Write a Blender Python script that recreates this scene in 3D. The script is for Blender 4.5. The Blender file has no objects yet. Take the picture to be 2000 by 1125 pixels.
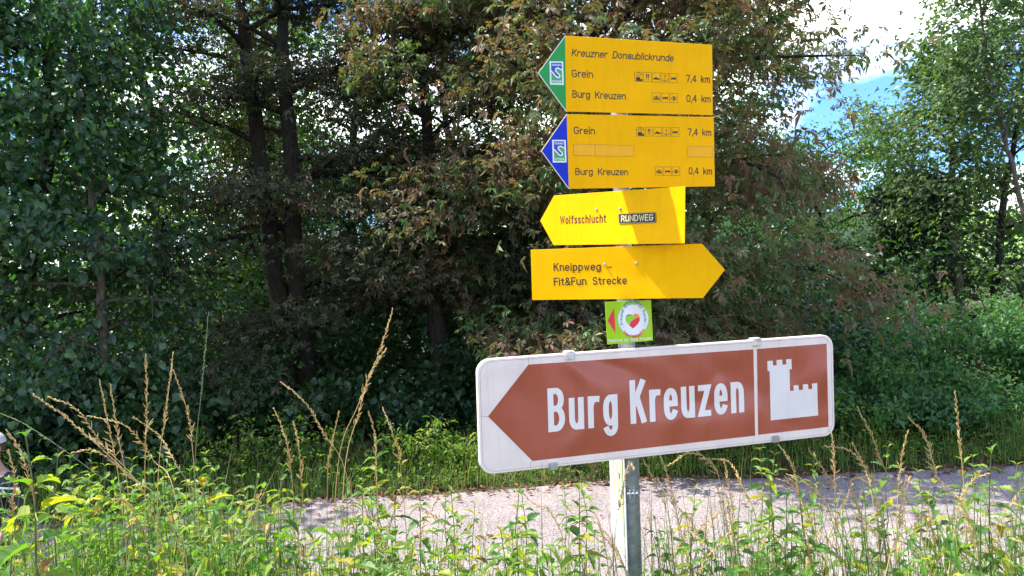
import bpy, bmesh, math, random
import numpy as np
from mathutils import Matrix, Vector, Euler
R = math.radians
scene = bpy.context.scene
col = scene.collection

# ------------------------------------------------------------------ camera
W, H, F = 2000.0, 1125.0, 1444.0
EYE, PITCH, ROLL = 2.70, R(-2.4), R(2.2)
fw = np.array([0, math.cos(PITCH), math.sin(PITCH)])
r0 = np.array([1.0, 0, 0]); u0 = np.cross(r0, fw)
rt = r0*math.cos(ROLL) - u0*math.sin(ROLL)
up = r0*math.sin(ROLL) + u0*math.cos(ROLL)
CAM = np.array([0, 0, EYE])
cam = bpy.data.cameras.new('camera'); cam.sensor_width = 36; cam.lens = 36*F/W
cam.clip_start = 0.05; cam.clip_end = 6000
co = bpy.data.objects.new('camera', cam); col.objects.link(co)
M = Matrix.Identity(4)
for i in range(3):
    M[i][0] = rt[i]; M[i][1] = up[i]; M[i][2] = -fw[i]; M[i][3] = CAM[i]
co.matrix_world = M
scene.camera = co
def ray(px, py): return fw + rt*((px-W/2)/F) - up*((py-H/2)/F)
def at(px, py, Y):
    d = ray(px, py); return CAM + d*(Y/d[1])
def proj(P):
    d = np.asarray(P, float) - CAM; z = d@fw
    return np.stack([W/2+F*(d@rt)/z, H/2-F*(d@up)/z], -1)

# ------------------------------------------------------------------ light
SUN_EL = R(59.5); SUN_H = np.array([-0.981, 0.196])
sdir = np.array([SUN_H[0]*math.cos(SUN_EL), SUN_H[1]*math.cos(SUN_EL), math.sin(SUN_EL)])
sdir /= np.linalg.norm(sdir)
sun = bpy.data.lights.new('sun', 'SUN'); sun.energy = 3.7; sun.angle = R(0.53); sun.color = (1, .95, .86)
so = bpy.data.objects.new('sun', sun); col.objects.link(so)
so.rotation_euler = Vector(sdir).to_track_quat('Z', 'Y').to_euler()
world = bpy.data.worlds.new('World'); scene.world = world; world.use_nodes = True
wt = world.node_tree; wt.nodes.clear()
def wn(t): return wt.nodes.new(t)
sky = wn('ShaderNodeTexSky'); sky.sky_type = 'NISHITA'; sky.sun_disc = False
sky.sun_elevation = SUN_EL; sky.sun_rotation = math.atan2(SUN_H[0], SUN_H[1])
tc = wn('ShaderNodeTexCoord'); sep = wn('ShaderNodeSeparateXYZ'); wt.links.new(tc.outputs['Generated'], sep.inputs[0])
addz = wn('ShaderNodeMath'); addz.operation = 'ADD'; addz.inputs[1].default_value = 0.28; wt.links.new(sep.outputs['Z'], addz.inputs[0])
mx = wn('ShaderNodeMath'); mx.operation = 'MAXIMUM'; mx.inputs[1].default_value = 0.05; wt.links.new(addz.outputs[0], mx.inputs[0])
cmb = wn('ShaderNodeCombineXYZ')
for k, ax in enumerate('XY'):
    dv = wn('ShaderNodeMath'); dv.operation = 'DIVIDE'; wt.links.new(sep.outputs[ax], dv.inputs[0]); wt.links.new(mx.outputs[0], dv.inputs[1]); wt.links.new(dv.outputs[0], cmb.inputs[k])
cmb.inputs[2].default_value = 12.6
cn = wn('ShaderNodeTexNoise'); cn.inputs['Scale'].default_value = 1.15; cn.inputs['Detail'].default_value = 7; cn.inputs['Roughness'].default_value = .52
wt.links.new(cmb.outputs[0], cn.inputs['Vector'])
cr = wn('ShaderNodeValToRGB'); cr.color_ramp.elements[0].position = .45; cr.color_ramp.elements[1].position = .60
wt.links.new(cn.outputs[0], cr.inputs[0])
mixc = wn('ShaderNodeMix'); mixc.data_type = 'RGBA'
tint = wn('ShaderNodeMix'); tint.data_type = 'RGBA'; tint.blend_type = 'MULTIPLY'; tint.inputs[0].default_value = 1; tint.inputs[7].default_value = (.29, .49, .86, 1)
wt.links.new(sky.outputs[0], tint.inputs[6])
wt.links.new(cr.outputs[0], mixc.inputs[0]); wt.links.new(tint.outputs[2], mixc.inputs[6]); mixc.inputs[7].default_value = (8.2, 8.1, 8.0, 1)
bg = wn('ShaderNodeBackground'); bg.inputs[1].default_value = 0.15; wt.links.new(mixc.outputs[2], bg.inputs[0])
wo = wn('ShaderNodeOutputWorld'); wt.links.new(bg.outputs[0], wo.inputs[0])
scene.view_settings.view_transform = 'Standard'; scene.view_settings.look = 'None'
scene.view_settings.exposure = 1.64; scene.view_settings.gamma = 1
scene.view_settings.use_curve_mapping = False
scene.render.engine = 'CYCLES'
scene.cycles.max_bounces = 8; scene.cycles.transmission_bounces = 4; scene.cycles.diffuse_bounces = 4

# ------------------------------------------------------------------ materials
def nmat(name):
    m = bpy.data.materials.new(name); m.use_nodes = True
    return m, m.node_tree, m.node_tree.nodes['Principled BSDF']
def plain(name, c, rough=.5, metal=0, noise=0, nscale=30, bump=0, bscale=60, spec=.5, bdist=.002):
    m, t, b = nmat(name)
    b.inputs['Roughness'].default_value = rough; b.inputs['Metallic'].default_value = metal
    b.inputs['Specular IOR Level'].default_value = spec
    b.inputs['Base Color'].default_value = (*c, 1)
    tcn = t.nodes.new('ShaderNodeTexCoord')
    if noise:
        n = t.nodes.new('ShaderNodeTexNoise'); n.inputs['Scale'].default_value = nscale; n.inputs['Detail'].default_value = 6
        t.links.new(tcn.outputs['Object'], n.inputs[0])
        r = t.nodes.new('ShaderNodeValToRGB')
        r.color_ramp.elements[0].position = .3; r.color_ramp.elements[1].position = .7
        r.color_ramp.elements[0].color = (*[x*(1-noise) for x in c], 1); r.color_ramp.elements[1].color = (*[min(1, x*(1+noise*.6)) for x in c], 1)
        t.links.new(n.outputs[0], r.inputs[0]); t.links.new(r.outputs[0], b.inputs['Base Color'])
    if bump:
        n = t.nodes.new('ShaderNodeTexNoise'); n.inputs['Scale'].default_value = bscale; n.inputs['Detail'].default_value = 4
        t.links.new(tcn.outputs['Object'], n.inputs[0])
        bp = t.nodes.new('ShaderNodeBump'); bp.inputs['Strength'].default_value = bump; bp.inputs['Distance'].default_value = bdist
        t.links.new(n.outputs[0], bp.inputs['Height']); t.links.new(bp.outputs[0], b.inputs['Normal'])
    return m
def leafmat(name, cols, trans=.35, tcol=(1.5, 1.6, .5), rough=.42, spec=.5, objrand=False):
    m, t, b = nmat(name)
    if objrand:
        s = t.nodes.new('ShaderNodeObjectInfo').outputs['Random']
    else:
        a = t.nodes.new('ShaderNodeAttribute'); a.attribute_name = 'var'; s = a.outputs['Fac']
    r = t.nodes.new('ShaderNodeValToRGB'); e = r.color_ramp.elements
    while len(e) < len(cols): e.new(.5)
    for k, (p, c) in enumerate(cols): e[k].position = p; e[k].color = (*c, 1)
    t.links.new(s, r.inputs[0]); t.links.new(r.outputs[0], b.inputs['Base Color'])
    b.inputs['Roughness'].default_value = rough; b.inputs['Specular IOR Level'].default_value = spec
    tr = t.nodes.new('ShaderNodeBsdfTranslucent'); mm = t.nodes.new('ShaderNodeMix'); mm.data_type = 'RGBA'; mm.blend_type = 'MULTIPLY'
    mm.inputs[0].default_value = 1; mm.inputs[7].default_value = (*tcol, 1)
    t.links.new(r.outputs[0], mm.inputs[6]); t.links.new(mm.outputs[2], tr.inputs[0])
    mx = t.nodes.new('ShaderNodeMixShader'); mx.inputs[0].default_value = trans
    t.links.new(b.outputs[0], mx.inputs[1]); t.links.new(tr.outputs[0], mx.inputs[2])
    t.links.new(mx.outputs[0], t.nodes['Material Output'].inputs[0])
    return m
def barkmat(name, c1, c2, moss=None):
    m, t, b = nmat(name)
    tcn = t.nodes.new('ShaderNodeTexCoord'); mp = t.nodes.new('ShaderNodeMapping'); mp.inputs['Scale'].default_value = (9, 9, 2.2)
    t.links.new(tcn.outputs['Object'], mp.inputs[0])
    n = t.nodes.new('ShaderNodeTexNoise'); n.inputs['Scale'].default_value = 3; n.inputs['Detail'].default_value = 9; n.inputs['Roughness'].default_value = .7
    t.links.new(mp.outputs[0], n.inputs[0])
    r = t.nodes.new('ShaderNodeValToRGB'); r.color_ramp.elements[0].position = .36; r.color_ramp.elements[1].position = .68
    r.color_ramp.elements[0].color = (*c1, 1); r.color_ramp.elements[1].color = (*c2, 1)
    t.links.new(n.outputs[0], r.inputs[0]); t.links.new(r.outputs[0], b.inputs['Base Color'])
    b.inputs['Roughness'].default_value = .9; b.inputs['Specular IOR Level'].default_value = .15
    bp = t.nodes.new('ShaderNodeBump'); bp.inputs['Strength'].default_value = .9; bp.inputs['Distance'].default_value = .03
    t.links.new(n.outputs[0], bp.inputs['Height']); t.links.new(bp.outputs[0], b.inputs['Normal'])
    return m
# chestnut: green leaves with the rusty brown margins of leaf-miner damage
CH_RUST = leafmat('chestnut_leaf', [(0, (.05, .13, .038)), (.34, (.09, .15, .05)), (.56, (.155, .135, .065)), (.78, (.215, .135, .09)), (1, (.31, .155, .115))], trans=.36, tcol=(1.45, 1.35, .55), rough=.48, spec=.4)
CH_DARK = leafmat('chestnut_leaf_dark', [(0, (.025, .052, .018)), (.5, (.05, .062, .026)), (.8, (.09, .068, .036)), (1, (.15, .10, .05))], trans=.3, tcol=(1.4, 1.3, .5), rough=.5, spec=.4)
LIME = leafmat('lime_leaf', [(0, (.018, .05, .026)), (.45, (.035, .09, .036)), (.8, (.06, .14, .04)), (1, (.14, .25, .045))], trans=.38, tcol=(1.7, 2.0, .5), rough=.36, spec=.6)
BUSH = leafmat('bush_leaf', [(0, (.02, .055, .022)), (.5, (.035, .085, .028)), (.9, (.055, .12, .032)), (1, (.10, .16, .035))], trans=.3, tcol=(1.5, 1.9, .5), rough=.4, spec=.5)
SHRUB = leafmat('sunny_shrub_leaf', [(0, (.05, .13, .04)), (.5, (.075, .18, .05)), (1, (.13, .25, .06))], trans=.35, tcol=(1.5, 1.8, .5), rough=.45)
FAR = leafmat('far_tree_leaf', [(0, (.03, .075, .025)), (.5, (.06, .125, .032)), (1, (.12, .20, .045))], trans=.5, tcol=(1.7, 1.9, .45), rough=.42, spec=.5)
ASH = leafmat('ash_leaf', [(0, (.06, .11, .045)), (.5, (.09, .15, .05)), (1, (.14, .20, .07))], trans=.4, tcol=(1.5, 1.7, .6), rough=.36, spec=.6)
SPRUCE = leafmat('spruce_needle', [(0, (.01, .025, .012)), (1, (.022, .045, .02))], trans=.05, rough=.6)
NETTLE = leafmat('nettle_leaf', [(0, (.055, .16, .028)), (.5, (.125, .25, .03)), (.82, (.22, .31, .03)), (.955, (.40, .36, .03)), (1, (.26, .14, .05))], trans=.5, tcol=(1.5, 1.55, .35), rough=.5, objrand=True)
HERB = leafmat('herb_leaf', [(0, (.055, .16, .026)), (.5, (.125, .25, .032)), (.85, (.24, .32, .04)), (1, (.44, .38, .07))], trans=.48, tcol=(1.4, 1.6, .4), rough=.5)
GRASS = leafmat('grass_blade', [(0, (.05, .12, .02)), (.55, (.10, .18, .03)), (.8, (.22, .24, .05)), (1, (.42, .33, .12))], trans=.4, tcol=(1.3, 1.4, .6), rough=.5)
VGRASS = leafmat('verge_grass_blade', [(0, (.07, .18, .028)), (.5, (.14, .26, .04)), (.85, (.26, .32, .05)), (1, (.42, .34, .11))], trans=.4, tcol=(1.3, 1.5, .5), rough=.5)
STRAW = leafmat('dry_grass_stalk', [(0, (.55, .34, .12)), (.5, (.66, .46, .22)), (1, (.46, .42, .13))], trans=.3, tcol=(1.1, 1.05, .8), rough=.6)
GREENSTEM = leafmat('green_grass_stalk', [(0, (.14, .22, .07)), (1, (.2, .26, .1))], trans=.2, rough=.5)
STEM = plain('nettle_stem', (.12, .13, .045), .6, noise=.4, nscale=12)
LITTER = leafmat('fallen_leaf', [(0, (.10, .045, .025)), (.6, (.19, .085, .045)), (1, (.30, .17, .09))], trans=.1, rough=.7)
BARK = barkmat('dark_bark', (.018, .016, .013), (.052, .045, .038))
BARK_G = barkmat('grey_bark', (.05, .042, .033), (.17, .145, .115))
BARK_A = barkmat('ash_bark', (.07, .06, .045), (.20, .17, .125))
# signs
SALU = plain('weathered_aluminium', (.55, .56, .57), .4, .8, noise=.25, nscale=40)
def galv():
    m, t, b = nmat('galvanised_steel'); b.inputs['Metallic'].default_value = .75; b.inputs['Roughness'].default_value = .5
    tcn = t.nodes.new('ShaderNodeTexCoord'); v = t.nodes.new('ShaderNodeTexVoronoi'); v.inputs['Scale'].default_value = 55
    t.links.new(tcn.outputs['Object'], v.inputs[0])
    n = t.nodes.new('ShaderNodeTexNoise'); n.inputs['Scale'].default_value = 7; n.inputs['Detail'].default_value = 6; t.links.new(tcn.outputs['Object'], n.inputs[0])
    ad = t.nodes.new('ShaderNodeMix'); ad.data_type = 'RGBA'; ad.inputs[0].default_value = .65
    t.links.new(v.outputs['Color'], ad.inputs[6]); t.links.new(n.outputs[0], ad.inputs[7])
    bw = t.nodes.new('ShaderNodeRGBToBW'); t.links.new(ad.outputs[2], bw.inputs[0])
    r = t.nodes.new('ShaderNodeValToRGB'); r.color_ramp.elements[0].position = .3; r.color_ramp.elements[1].position = .7
    r.color_ramp.elements[0].color = (.20, .22, .22, 1); r.color_ramp.elements[1].color = (.40, .42, .42, 1)
    t.links.new(bw.outputs[0], r.inputs[0]); t.links.new(r.outputs[0], b.inputs['Base Color'])
    return m
GALV = galv()
def signmat(name, c, rough=.45, dent=.0, dirt=.12, spec=.22):
    m, t, b = nmat(name); b.inputs['Roughness'].default_value = rough; b.inputs['Specular IOR Level'].default_value = spec
    tcn = t.nodes.new('ShaderNodeTexCoord')
    n = t.nodes.new('ShaderNodeTexNoise'); n.inputs['Scale'].default_value = 6; n.inputs['Detail'].default_value = 8; n.inputs['Roughness'].default_value = .7
    t.links.new(tcn.outputs['Object'], n.inputs[0])
    r = t.nodes.new('ShaderNodeValToRGB'); r.color_ramp.elements[0].position = .25; r.color_ramp.elements[1].position = .6
    r.color_ramp.elements[0].color = (*[x*(1-dirt) for x in c], 1); r.color_ramp.elements[1].color = (*c, 1)
    t.links.new(n.outputs[0], r.inputs[0]); t.links.new(r.outputs[0], b.inputs['Base Color'])
    mp = t.nodes.new('ShaderNodeMapping'); mp.inputs['Scale'].default_value = (60, 1, 5); t.links.new(tcn.outputs['Object'], mp.inputs[0])
    ns = t.nodes.new('ShaderNodeTexNoise'); ns.inputs['Scale'].default_value = 1; ns.inputs['Detail'].default_value = 5; t.links.new(mp.outputs[0], ns.inputs[0])
    rs = t.nodes.new('ShaderNodeValToRGB'); rs.color_ramp.elements[0].position = .28; rs.color_ramp.elements[1].position = .5; rs.color_ramp.elements[0].color = (.80, .77, .72, 1); rs.color_ramp.elements[1].color = (1, 1, 1, 1)
    t.links.new(ns.outputs[0], rs.inputs[0]); ms = t.nodes.new('ShaderNodeMix'); ms.data_type = 'RGBA'; ms.blend_type = 'MULTIPLY'; ms.inputs[0].default_value = .28
    t.links.new(r.outputs[0], ms.inputs[6]); t.links.new(rs.outputs[0], ms.inputs[7]); t.links.new(ms.outputs[2], b.inputs['Base Color'])
    n3 = t.nodes.new('ShaderNodeTexNoise'); n3.inputs['Scale'].default_value = 240; t.links.new(tcn.outputs['Object'], n3.inputs[0])
    bp = t.nodes.new('ShaderNodeBump'); bp.inputs['Strength'].default_value = .06; bp.inputs['Distance'].default_value = .001
    t.links.new(n3.outputs[0], bp.inputs['Height'])
    if dent:
        n2 = t.nodes.new('ShaderNodeTexNoise'); n2.inputs['Scale'].default_value = 3.1; n2.inputs['Detail'].default_value = 1.2; n2.inputs['Distortion'].default_value = .8
        t.links.new(tcn.outputs['Object'], n2.inputs[0])
        b2 = t.nodes.new('ShaderNodeBump'); b2.inputs['Strength'].default_value = 1; b2.inputs['Distance'].default_value = dent
        t.links.new(n2.outputs[0], b2.inputs['Height']); t.links.new(bp.outputs[0], b2.inputs['Normal']); t.links.new(b2.outputs[0], b.inputs['Normal'])
    else:
        t.links.new(bp.outputs[0], b.inputs['Normal'])
    return m
YEL1 = signmat('orange_yellow_film', (.98, .48, .0005), dent=.01, spec=.06)
YEL2 = signmat('bright_yellow_film', (.95, .475, .0005), dent=.012, spec=.06)
PATCH = signmat('patch_yellow_film', (.95, .45, .01))
WHITE = signmat('white_sign_film', (.86, .73, .65), rough=.42, dent=.02, dirt=.16)
BROWN = signmat('brown_sign_film', (.40, .093, .05), rough=.33, dent=.07, dirt=.08, spec=.5)
CREAM = signmat('cream_letter_film', (.80, .74, .69), rough=.42, dent=.03, dirt=.06)
BLACK = plain('black_print', (.012, .012, .012), .5)
INK = plain('dark_engraved_print', (.025, .018, .006), .6)
GREEN = signmat('green_sign_film', (.02, .33, .07)); BLUE = signmat('blue_sign_film', (.004, .03, .50))
LOGOB = plain('logo_blue', (.01, .05, .42), .4); LOGOG = plain('logo_green', (.03, .36, .09), .4); LOGOW = plain('logo_white', (.8, .8, .8), .4)
LGREEN = signmat('lime_green_film', (.37, .62, .008)); RED = plain('red_print', (.75, .015, .03), .45)
ORANGE = plain('orange_print', (.85, .25, .01), .45); TEAL = plain('teal_print', (.02, .22, .14), .45); SKYB = plain('light_blue_print', (.2, .5, .7), .45)
DIRT = plain('grime', (.20, .15, .11), .9, noise=.6, nscale=50)
ORG_EDGE = plain('seam_brown', (.45, .20, .02), .7)

# ------------------------------------------------------------------ mesh helpers
def mesh_np(name, V, Fc, mat=None, var=None, smooth=False):
    V = np.asarray(V, np.float32).reshape(-1, 3); Fc = np.asarray(Fc, np.int32); k = Fc.shape[1]; n = len(Fc)
    me = bpy.data.meshes.new(name)
    me.vertices.add(len(V)); me.vertices.foreach_set('co', V.ravel())
    me.loops.add(n*k); me.loops.foreach_set('vertex_index', Fc.ravel())
    me.polygons.add(n); me.polygons.foreach_set('loop_start', np.arange(0, n*k, k, dtype=np.int32))
    me.polygons.foreach_set('use_smooth', np.full(n, smooth))
    if var is not None:
        a = me.attributes.new('var', 'FLOAT', 'FACE'); a.data.foreach_set('value', np.asarray(var, np.float32))
    me.update(calc_edges=True); me.validate()
    if mat: me.materials.append(mat)
    return me
def obj(name, me, parent=None, loc=None):
    o = bpy.data.objects.new(name, me); col.objects.link(o)
    if parent is not None: o.parent = parent
    if loc is not None: o.location = loc
    return o
def empty(name, label, cat, loc=(0, 0, 0), group=None):
    o = bpy.data.objects.new(name, None); col.objects.link(o); o.location = loc; o.empty_display_size = .1
    return tag(o, label, cat, group)
def tag(o, label=None, cat=None, group=None, kind=None):
    if label: o['label'] = label
    if cat: o['category'] = cat
    if group: o['group'] = group
    if kind: o['kind'] = kind
    return o
def bm_mesh(name, bm, mat, smooth=False):
    me = bpy.data.meshes.new(name); bm.normal_update(); bm.to_mesh(me); bm.free(); me.materials.append(mat)
    if smooth:
        for p in me.polygons: p.use_smooth = True
    return me
def tube(pts, rad, n=8, caps=True):
    P = np.asarray(pts, float); m = len(P); rad = np.broadcast_to(np.asarray(rad, float), (m,))
    T = np.gradient(P, axis=0); T /= np.linalg.norm(T, axis=1)[:, None]+1e-12
    ref = np.array([0, 0, 1.]) if abs(T[:, 2]).mean() < .8 else np.array([1., 0, 0])
    A = np.cross(T, ref); A /= np.linalg.norm(A, axis=1)[:, None]+1e-12; B = np.cross(T, A)
    a = np.linspace(0, 2*np.pi, n, endpoint=False)
    V = (P[:, None]+rad[:, None, None]*(A[:, None]*np.cos(a)[None, :, None]+B[:, None]*np.sin(a)[None, :, None])).reshape(-1, 3)
    i = np.arange(m-1)[:, None]*n; j = np.arange(n)[None]; j2 = (j+1) % n
    Fq = np.stack([i+j, i+j2, i+n+j2, i+n+j], -1).reshape(-1, 4)
    return V, Fq
class Acc:
    def __init__(s): s.V = []; s.F = []; s.n = 0; s.v = []
    def add(s, V, Fc, var=None):
        s.V.append(np.asarray(V, np.float32)); s.F.append(np.asarray(Fc)+s.n); s.n += len(V)
        s.v.append(np.full(len(Fc), .5) if var is None else np.broadcast_to(var, (len(Fc),)))
    def mesh(s, name, mat, smooth=False): return mesh_np(name, np.concatenate(s.V), np.concatenate(s.F), mat, np.concatenate(s.v), smooth)
def inst(TV, TF, pos, Rm, sc):
    """many copies of a small template, joined: TV (m,3), TF (k,3|4)"""
    n = len(pos); m = len(TV)
    V = np.einsum('nij,mj->nmi', Rm, TV)*np.asarray(sc).reshape(-1, 1, 1)+pos[:, None]
    Fc = TF[None]+(np.arange(n)*m)[:, None, None]
    return V.reshape(-1, 3), Fc.reshape(-1, TF.shape[1])
def frames(d, nrm):
    """rotation matrices with local +Y along d and local +Z close to nrm"""
    d = d/(np.linalg.norm(d, axis=1)[:, None]+1e-9); x = np.cross(d, nrm); x /= np.linalg.norm(x, axis=1)[:, None]+1e-9
    z = np.cross(x, d); return np.stack([x, d, z], -1)
def smooth01(a): a = np.clip(a, 0, 1); return a*a*(3-2*a)

# ------------------------------------------------------------------ ground, road, hills
def yfar(x): x = np.asarray(x, float); return 8.65 - .012*np.minimum(x-3, 0)**2 + .004*np.maximum(x-3, 0)**2*0
def ynear(x): return yfar(x)-2.9
def gz(x, y):
    x = np.asarray(x, float); y = np.asarray(y, float)
    yn = ynear(x); yf = yfar(x)
    z = 1.12*smooth01((yn-y)/3.8)
    d = y-yf
    z = z+.14*smooth01(d/.8)-.14*smooth01((d-1.5)/3)
    z = z-np.clip(d-2.5, 0, 45)*.11*smooth01((8-x)/10)
    z = z+.45*smooth01((x-4)/5)*smooth01(d/2.0)
    z = z+.03*np.sin(x*1.7+y*.6)*np.sin(y*2.1-x*.4)*smooth01(np.maximum(d-.3, yn-.3-y))
    far = smooth01((y-90)/230)
    z = z+far*(13+4*np.sin(x*.012+1.2)+np.clip(x, -200, 300)*.008)
    return z
xs = np.concatenate([-np.geomspace(900, 14, 26), np.linspace(-13, 14, 91), np.geomspace(15, 900, 26)])
ys = np.concatenate([np.linspace(-40, -2, 10), np.linspace(-1.5, 14, 80), np.geomspace(14.6, 1200, 50)])
GX, GY = np.meshgrid(xs, ys); GZ = gz(GX, GY)
nx, ny = len(xs), len(ys); idx = np.arange(nx*ny).reshape(ny, nx)
FQ = np.stack([idx[:-1, :-1], idx[:-1, 1:], idx[1:, 1:], idx[1:, :-1]], -1).reshape(-1, 4)
def groundmat():
    m, t, b = nmat('ground_soil_and_meadow'); b.inputs['Roughness'].default_value = .95; b.inputs['Specular IOR Level'].default_value = .1
    g = t.nodes.new('ShaderNodeNewGeometry'); s = t.nodes.new('ShaderNodeSeparateXYZ'); t.links.new(g.outputs['Position'], s.inputs[0])
    n = t.nodes.new('ShaderNodeTexNoise'); n.inputs['Scale'].default_value = 2.5; n.inputs['Detail'].default_value = 9; t.links.new(g.outputs['Position'], n.inputs[0])
    r1 = t.nodes.new('ShaderNodeValToRGB'); r1.color_ramp.elements[0].color = (.035, .026, .016, 1); r1.color_ramp.elements[1].color = (.06, .075, .025, 1)
    r1.color_ramp.elements[0].position = .4; r1.color_ramp.elements[1].position = .65
    t.links.new(n.outputs[0], r1.inputs[0])
    r2 = t.nodes.new('ShaderNodeValToRGB'); r2.color_ramp.elements[0].color = (.018, .036, .016, 1); r2.color_ramp.elements[1].color = (.16, .26, .045, 1)
    r2.color_ramp.elements[0].position = .555; r2.color_ramp.elements[1].position = .58
    dv = t.nodes.new('ShaderNodeMath'); dv.operation = 'DIVIDE'; t.links.new(s.outputs['X'], dv.inputs[0]); t.links.new(s.outputs['Y'], dv.inputs[1])
    t.links.new(dv.outputs[0], r2.inputs[0])
    mr = t.nodes.new('ShaderNodeMapRange'); mr.inputs[1].default_value = 30; mr.inputs[2].default_value = 90; t.links.new(s.outputs['Y'], mr.inputs[0])
    mx = t.nodes.new('ShaderNodeMix'); mx.data_type = 'RGBA'; t.links.new(mr.outputs[0], mx.inputs[0]); t.links.new(r1.outputs[0], mx.inputs[6]); t.links.new(r2.outputs[0], mx.inputs[7])
    t.links.new(mx.outputs[2], b.inputs['Base Color'])
    bp = t.nodes.new('ShaderNodeBump'); bp.inputs['Distance'].default_value = .05; t.links.new(n.outputs[0], bp.inputs['Height']); t.links.new(bp.outputs[0], b.inputs['Normal'])
    return m
tag(obj('ground', mesh_np('ground', np.stack([GX, GY, GZ], -1).reshape(-1, 3), FQ, groundmat(), smooth=True)), kind='structure')
def roadmat():
    m, t, b = nmat('worn_asphalt'); b.inputs['Roughness'].default_value = .85; b.inputs['Specular IOR Level'].default_value = .25
    g = t.nodes.new('ShaderNodeNewGeometry')
    n = t.nodes.new('ShaderNodeTexVoronoi'); n.inputs['Scale'].default_value = 85; t.links.new(g.outputs['Position'], n.inputs[0])
    n2 = t.nodes.new('ShaderNodeTexNoise'); n2.inputs['Scale'].default_value = 1.6; n2.inputs['Detail'].default_value = 7; t.links.new(g.outputs['Position'], n2.inputs[0])
    bw = t.nodes.new('ShaderNodeRGBToBW'); t.links.new(n.outputs['Color'], bw.inputs[0])
    r = t.nodes.new('ShaderNodeValToRGB'); r.color_ramp.elements[0].position = .15; r.color_ramp.elements[1].position = .85
    r.color_ramp.elements[0].color = (.145, .128, .13, 1); r.color_ramp.elements[1].color = (.41, .36, .355, 1)
    t.links.new(bw.outputs[0], r.inputs[0])
    r2 = t.nodes.new('ShaderNodeValToRGB'); r2.color_ramp.elements[0].position = .3; r2.color_ramp.elements[1].position = .7
    r2.color_ramp.elements[0].color = (.72, .70, .70, 1); r2.color_ramp.elements[1].color = (1.05, 1.0, .98, 1); t.links.new(n2.outputs[0], r2.inputs[0])
    mm = t.nodes.new('ShaderNodeMix'); mm.data_type = 'RGBA'; mm.blend_type = 'MULTIPLY'; mm.inputs[0].default_value = 1
    t.links.new(r.outputs[0], mm.inputs[6]); t.links.new(r2.outputs[0], mm.inputs[7]); t.links.new(mm.outputs[2], b.inputs['Base Color'])
    bp = t.nodes.new('ShaderNodeBump'); bp.inputs['Distance'].default_value = .006; bp.inputs['Strength'].default_value = .7
    t.links.new(n.outputs['Distance'], bp.inputs['Height']); t.links.new(bp.outputs[0], b.inputs['Normal'])
    return m
rx = np.linspace(-14, 40, 260); acc_v = []
rg = np.random.default_rng(5)
e1 = np.convolve(rg.normal(0, .12, 264), np.ones(5)/5, 'valid'); e2 = np.convolve(rg.normal(0, .12, 264), np.ones(5)/5, 'valid')
rows = []
for k in range(9):
    t_ = k/8; yy = ynear(rx)+e1*(k == 0)+(yfar(rx)+e2*(k == 8)-ynear(rx))*t_
    rows.append(np.stack([rx, yy, np.maximum(gz(rx, yy)*0, 0)+.006+.03*math.sin(math.pi*t_)], -1))
RV = np.concatenate(rows); ri = np.arange(len(RV)).reshape(9, -1)
tag(obj('road', mesh_np('road', RV, np.stack([ri[:-1, :-1], ri[:-1, 1:], ri[1:, 1:], ri[1:, :-1]], -1).reshape(-1, 4), roadmat(), smooth=True)), kind='structure')

# ------------------------------------------------------------------ leaf templates
def simple_leaf(w=.62, heart=0.0, droop=.18, fold=.10):
    V = np.array([[0, 0, 0], [0, .5, -.02], [0, 1, -droop], [-w*.5, .38-heart*.1, fold], [w*.5, .38-heart*.1, fold], [-w*.42, .08-heart*.12, fold*.4], [w*.42, .08-heart*.12, fold*.4], [-w*.30, .72, fold*.5-droop*.4], [w*.30, .72, fold*.5-droop*.4]])
    Fc = np.array([[0, 4, 1], [0, 1, 3], [0, 6, 4], [0, 3, 5], [1, 4, 8], [1, 7, 3], [1, 8, 2], [1, 2, 7]])
    return V, Fc
def cheap_leaf(w=.6, droop=.15, fold=.12):
    V = np.array([[0, 0, 0], [0, .5, -.03], [0, 1, -droop], [-w*.5, .42, fold], [w*.5, .42, fold]])
    return V, np.array([[0, 4, 1], [1, 4, 2], [0, 1, 3], [1, 2, 3]])
def palm_leaf(rng, n=7, droop=.35, curl=.0):
    Vs, Fs = [], []; o = 0
    for k in range(n):
        a = R(-118+236*k/(n-1))+rng.normal(0, .06); L = (1-.42*abs(k-(n-1)/2)/((n-1)/2))*(1+rng.normal(0, .07)); w = L*.40
        tw = rng.normal(0, .3); dr = droop*(1+rng.normal(0, .35))
        P = np.array([[0, .06, 0], [0, .55*L, .02], [0, L, 0], [-w*.5, .62*L, .06*L], [w*.5, .62*L, .06*L]])
        P[:, 2] -= dr*(P[:, 1]/1.0)**2
        P[2, 2] += curl*rng.normal(0, .15)
        c, s = math.cos(tw), math.sin(tw); x, z = P[:, 0]*c-P[:, 2]*0*s, P[:, 2]+P[:, 0]*s; P = np.stack([x, P[:, 1], z], -1)
        c, s = math.cos(a), math.sin(a); P = np.stack([P[:, 0]*c+P[:, 1]*s, -P[:, 0]*s+P[:, 1]*c, P[:, 2]], -1)
        Vs.append(P); Fs.append(np.array([[0, 4, 1], [1, 4, 2], [0, 1, 3], [1, 2, 3]])+o); o += 5
    return np.concatenate(Vs), np.concatenate(Fs)

def kite_palm(rng, n=7, droop=.35):
    V, Fc = palm_leaf(rng, n, droop); keep = np.concatenate([np.array([0, 2, 3, 4])+5*k for k in range(n)])
    return V[keep], np.concatenate([np.array([[0, 3, 1], [0, 1, 2]])+4*k for k in range(n)])
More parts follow.
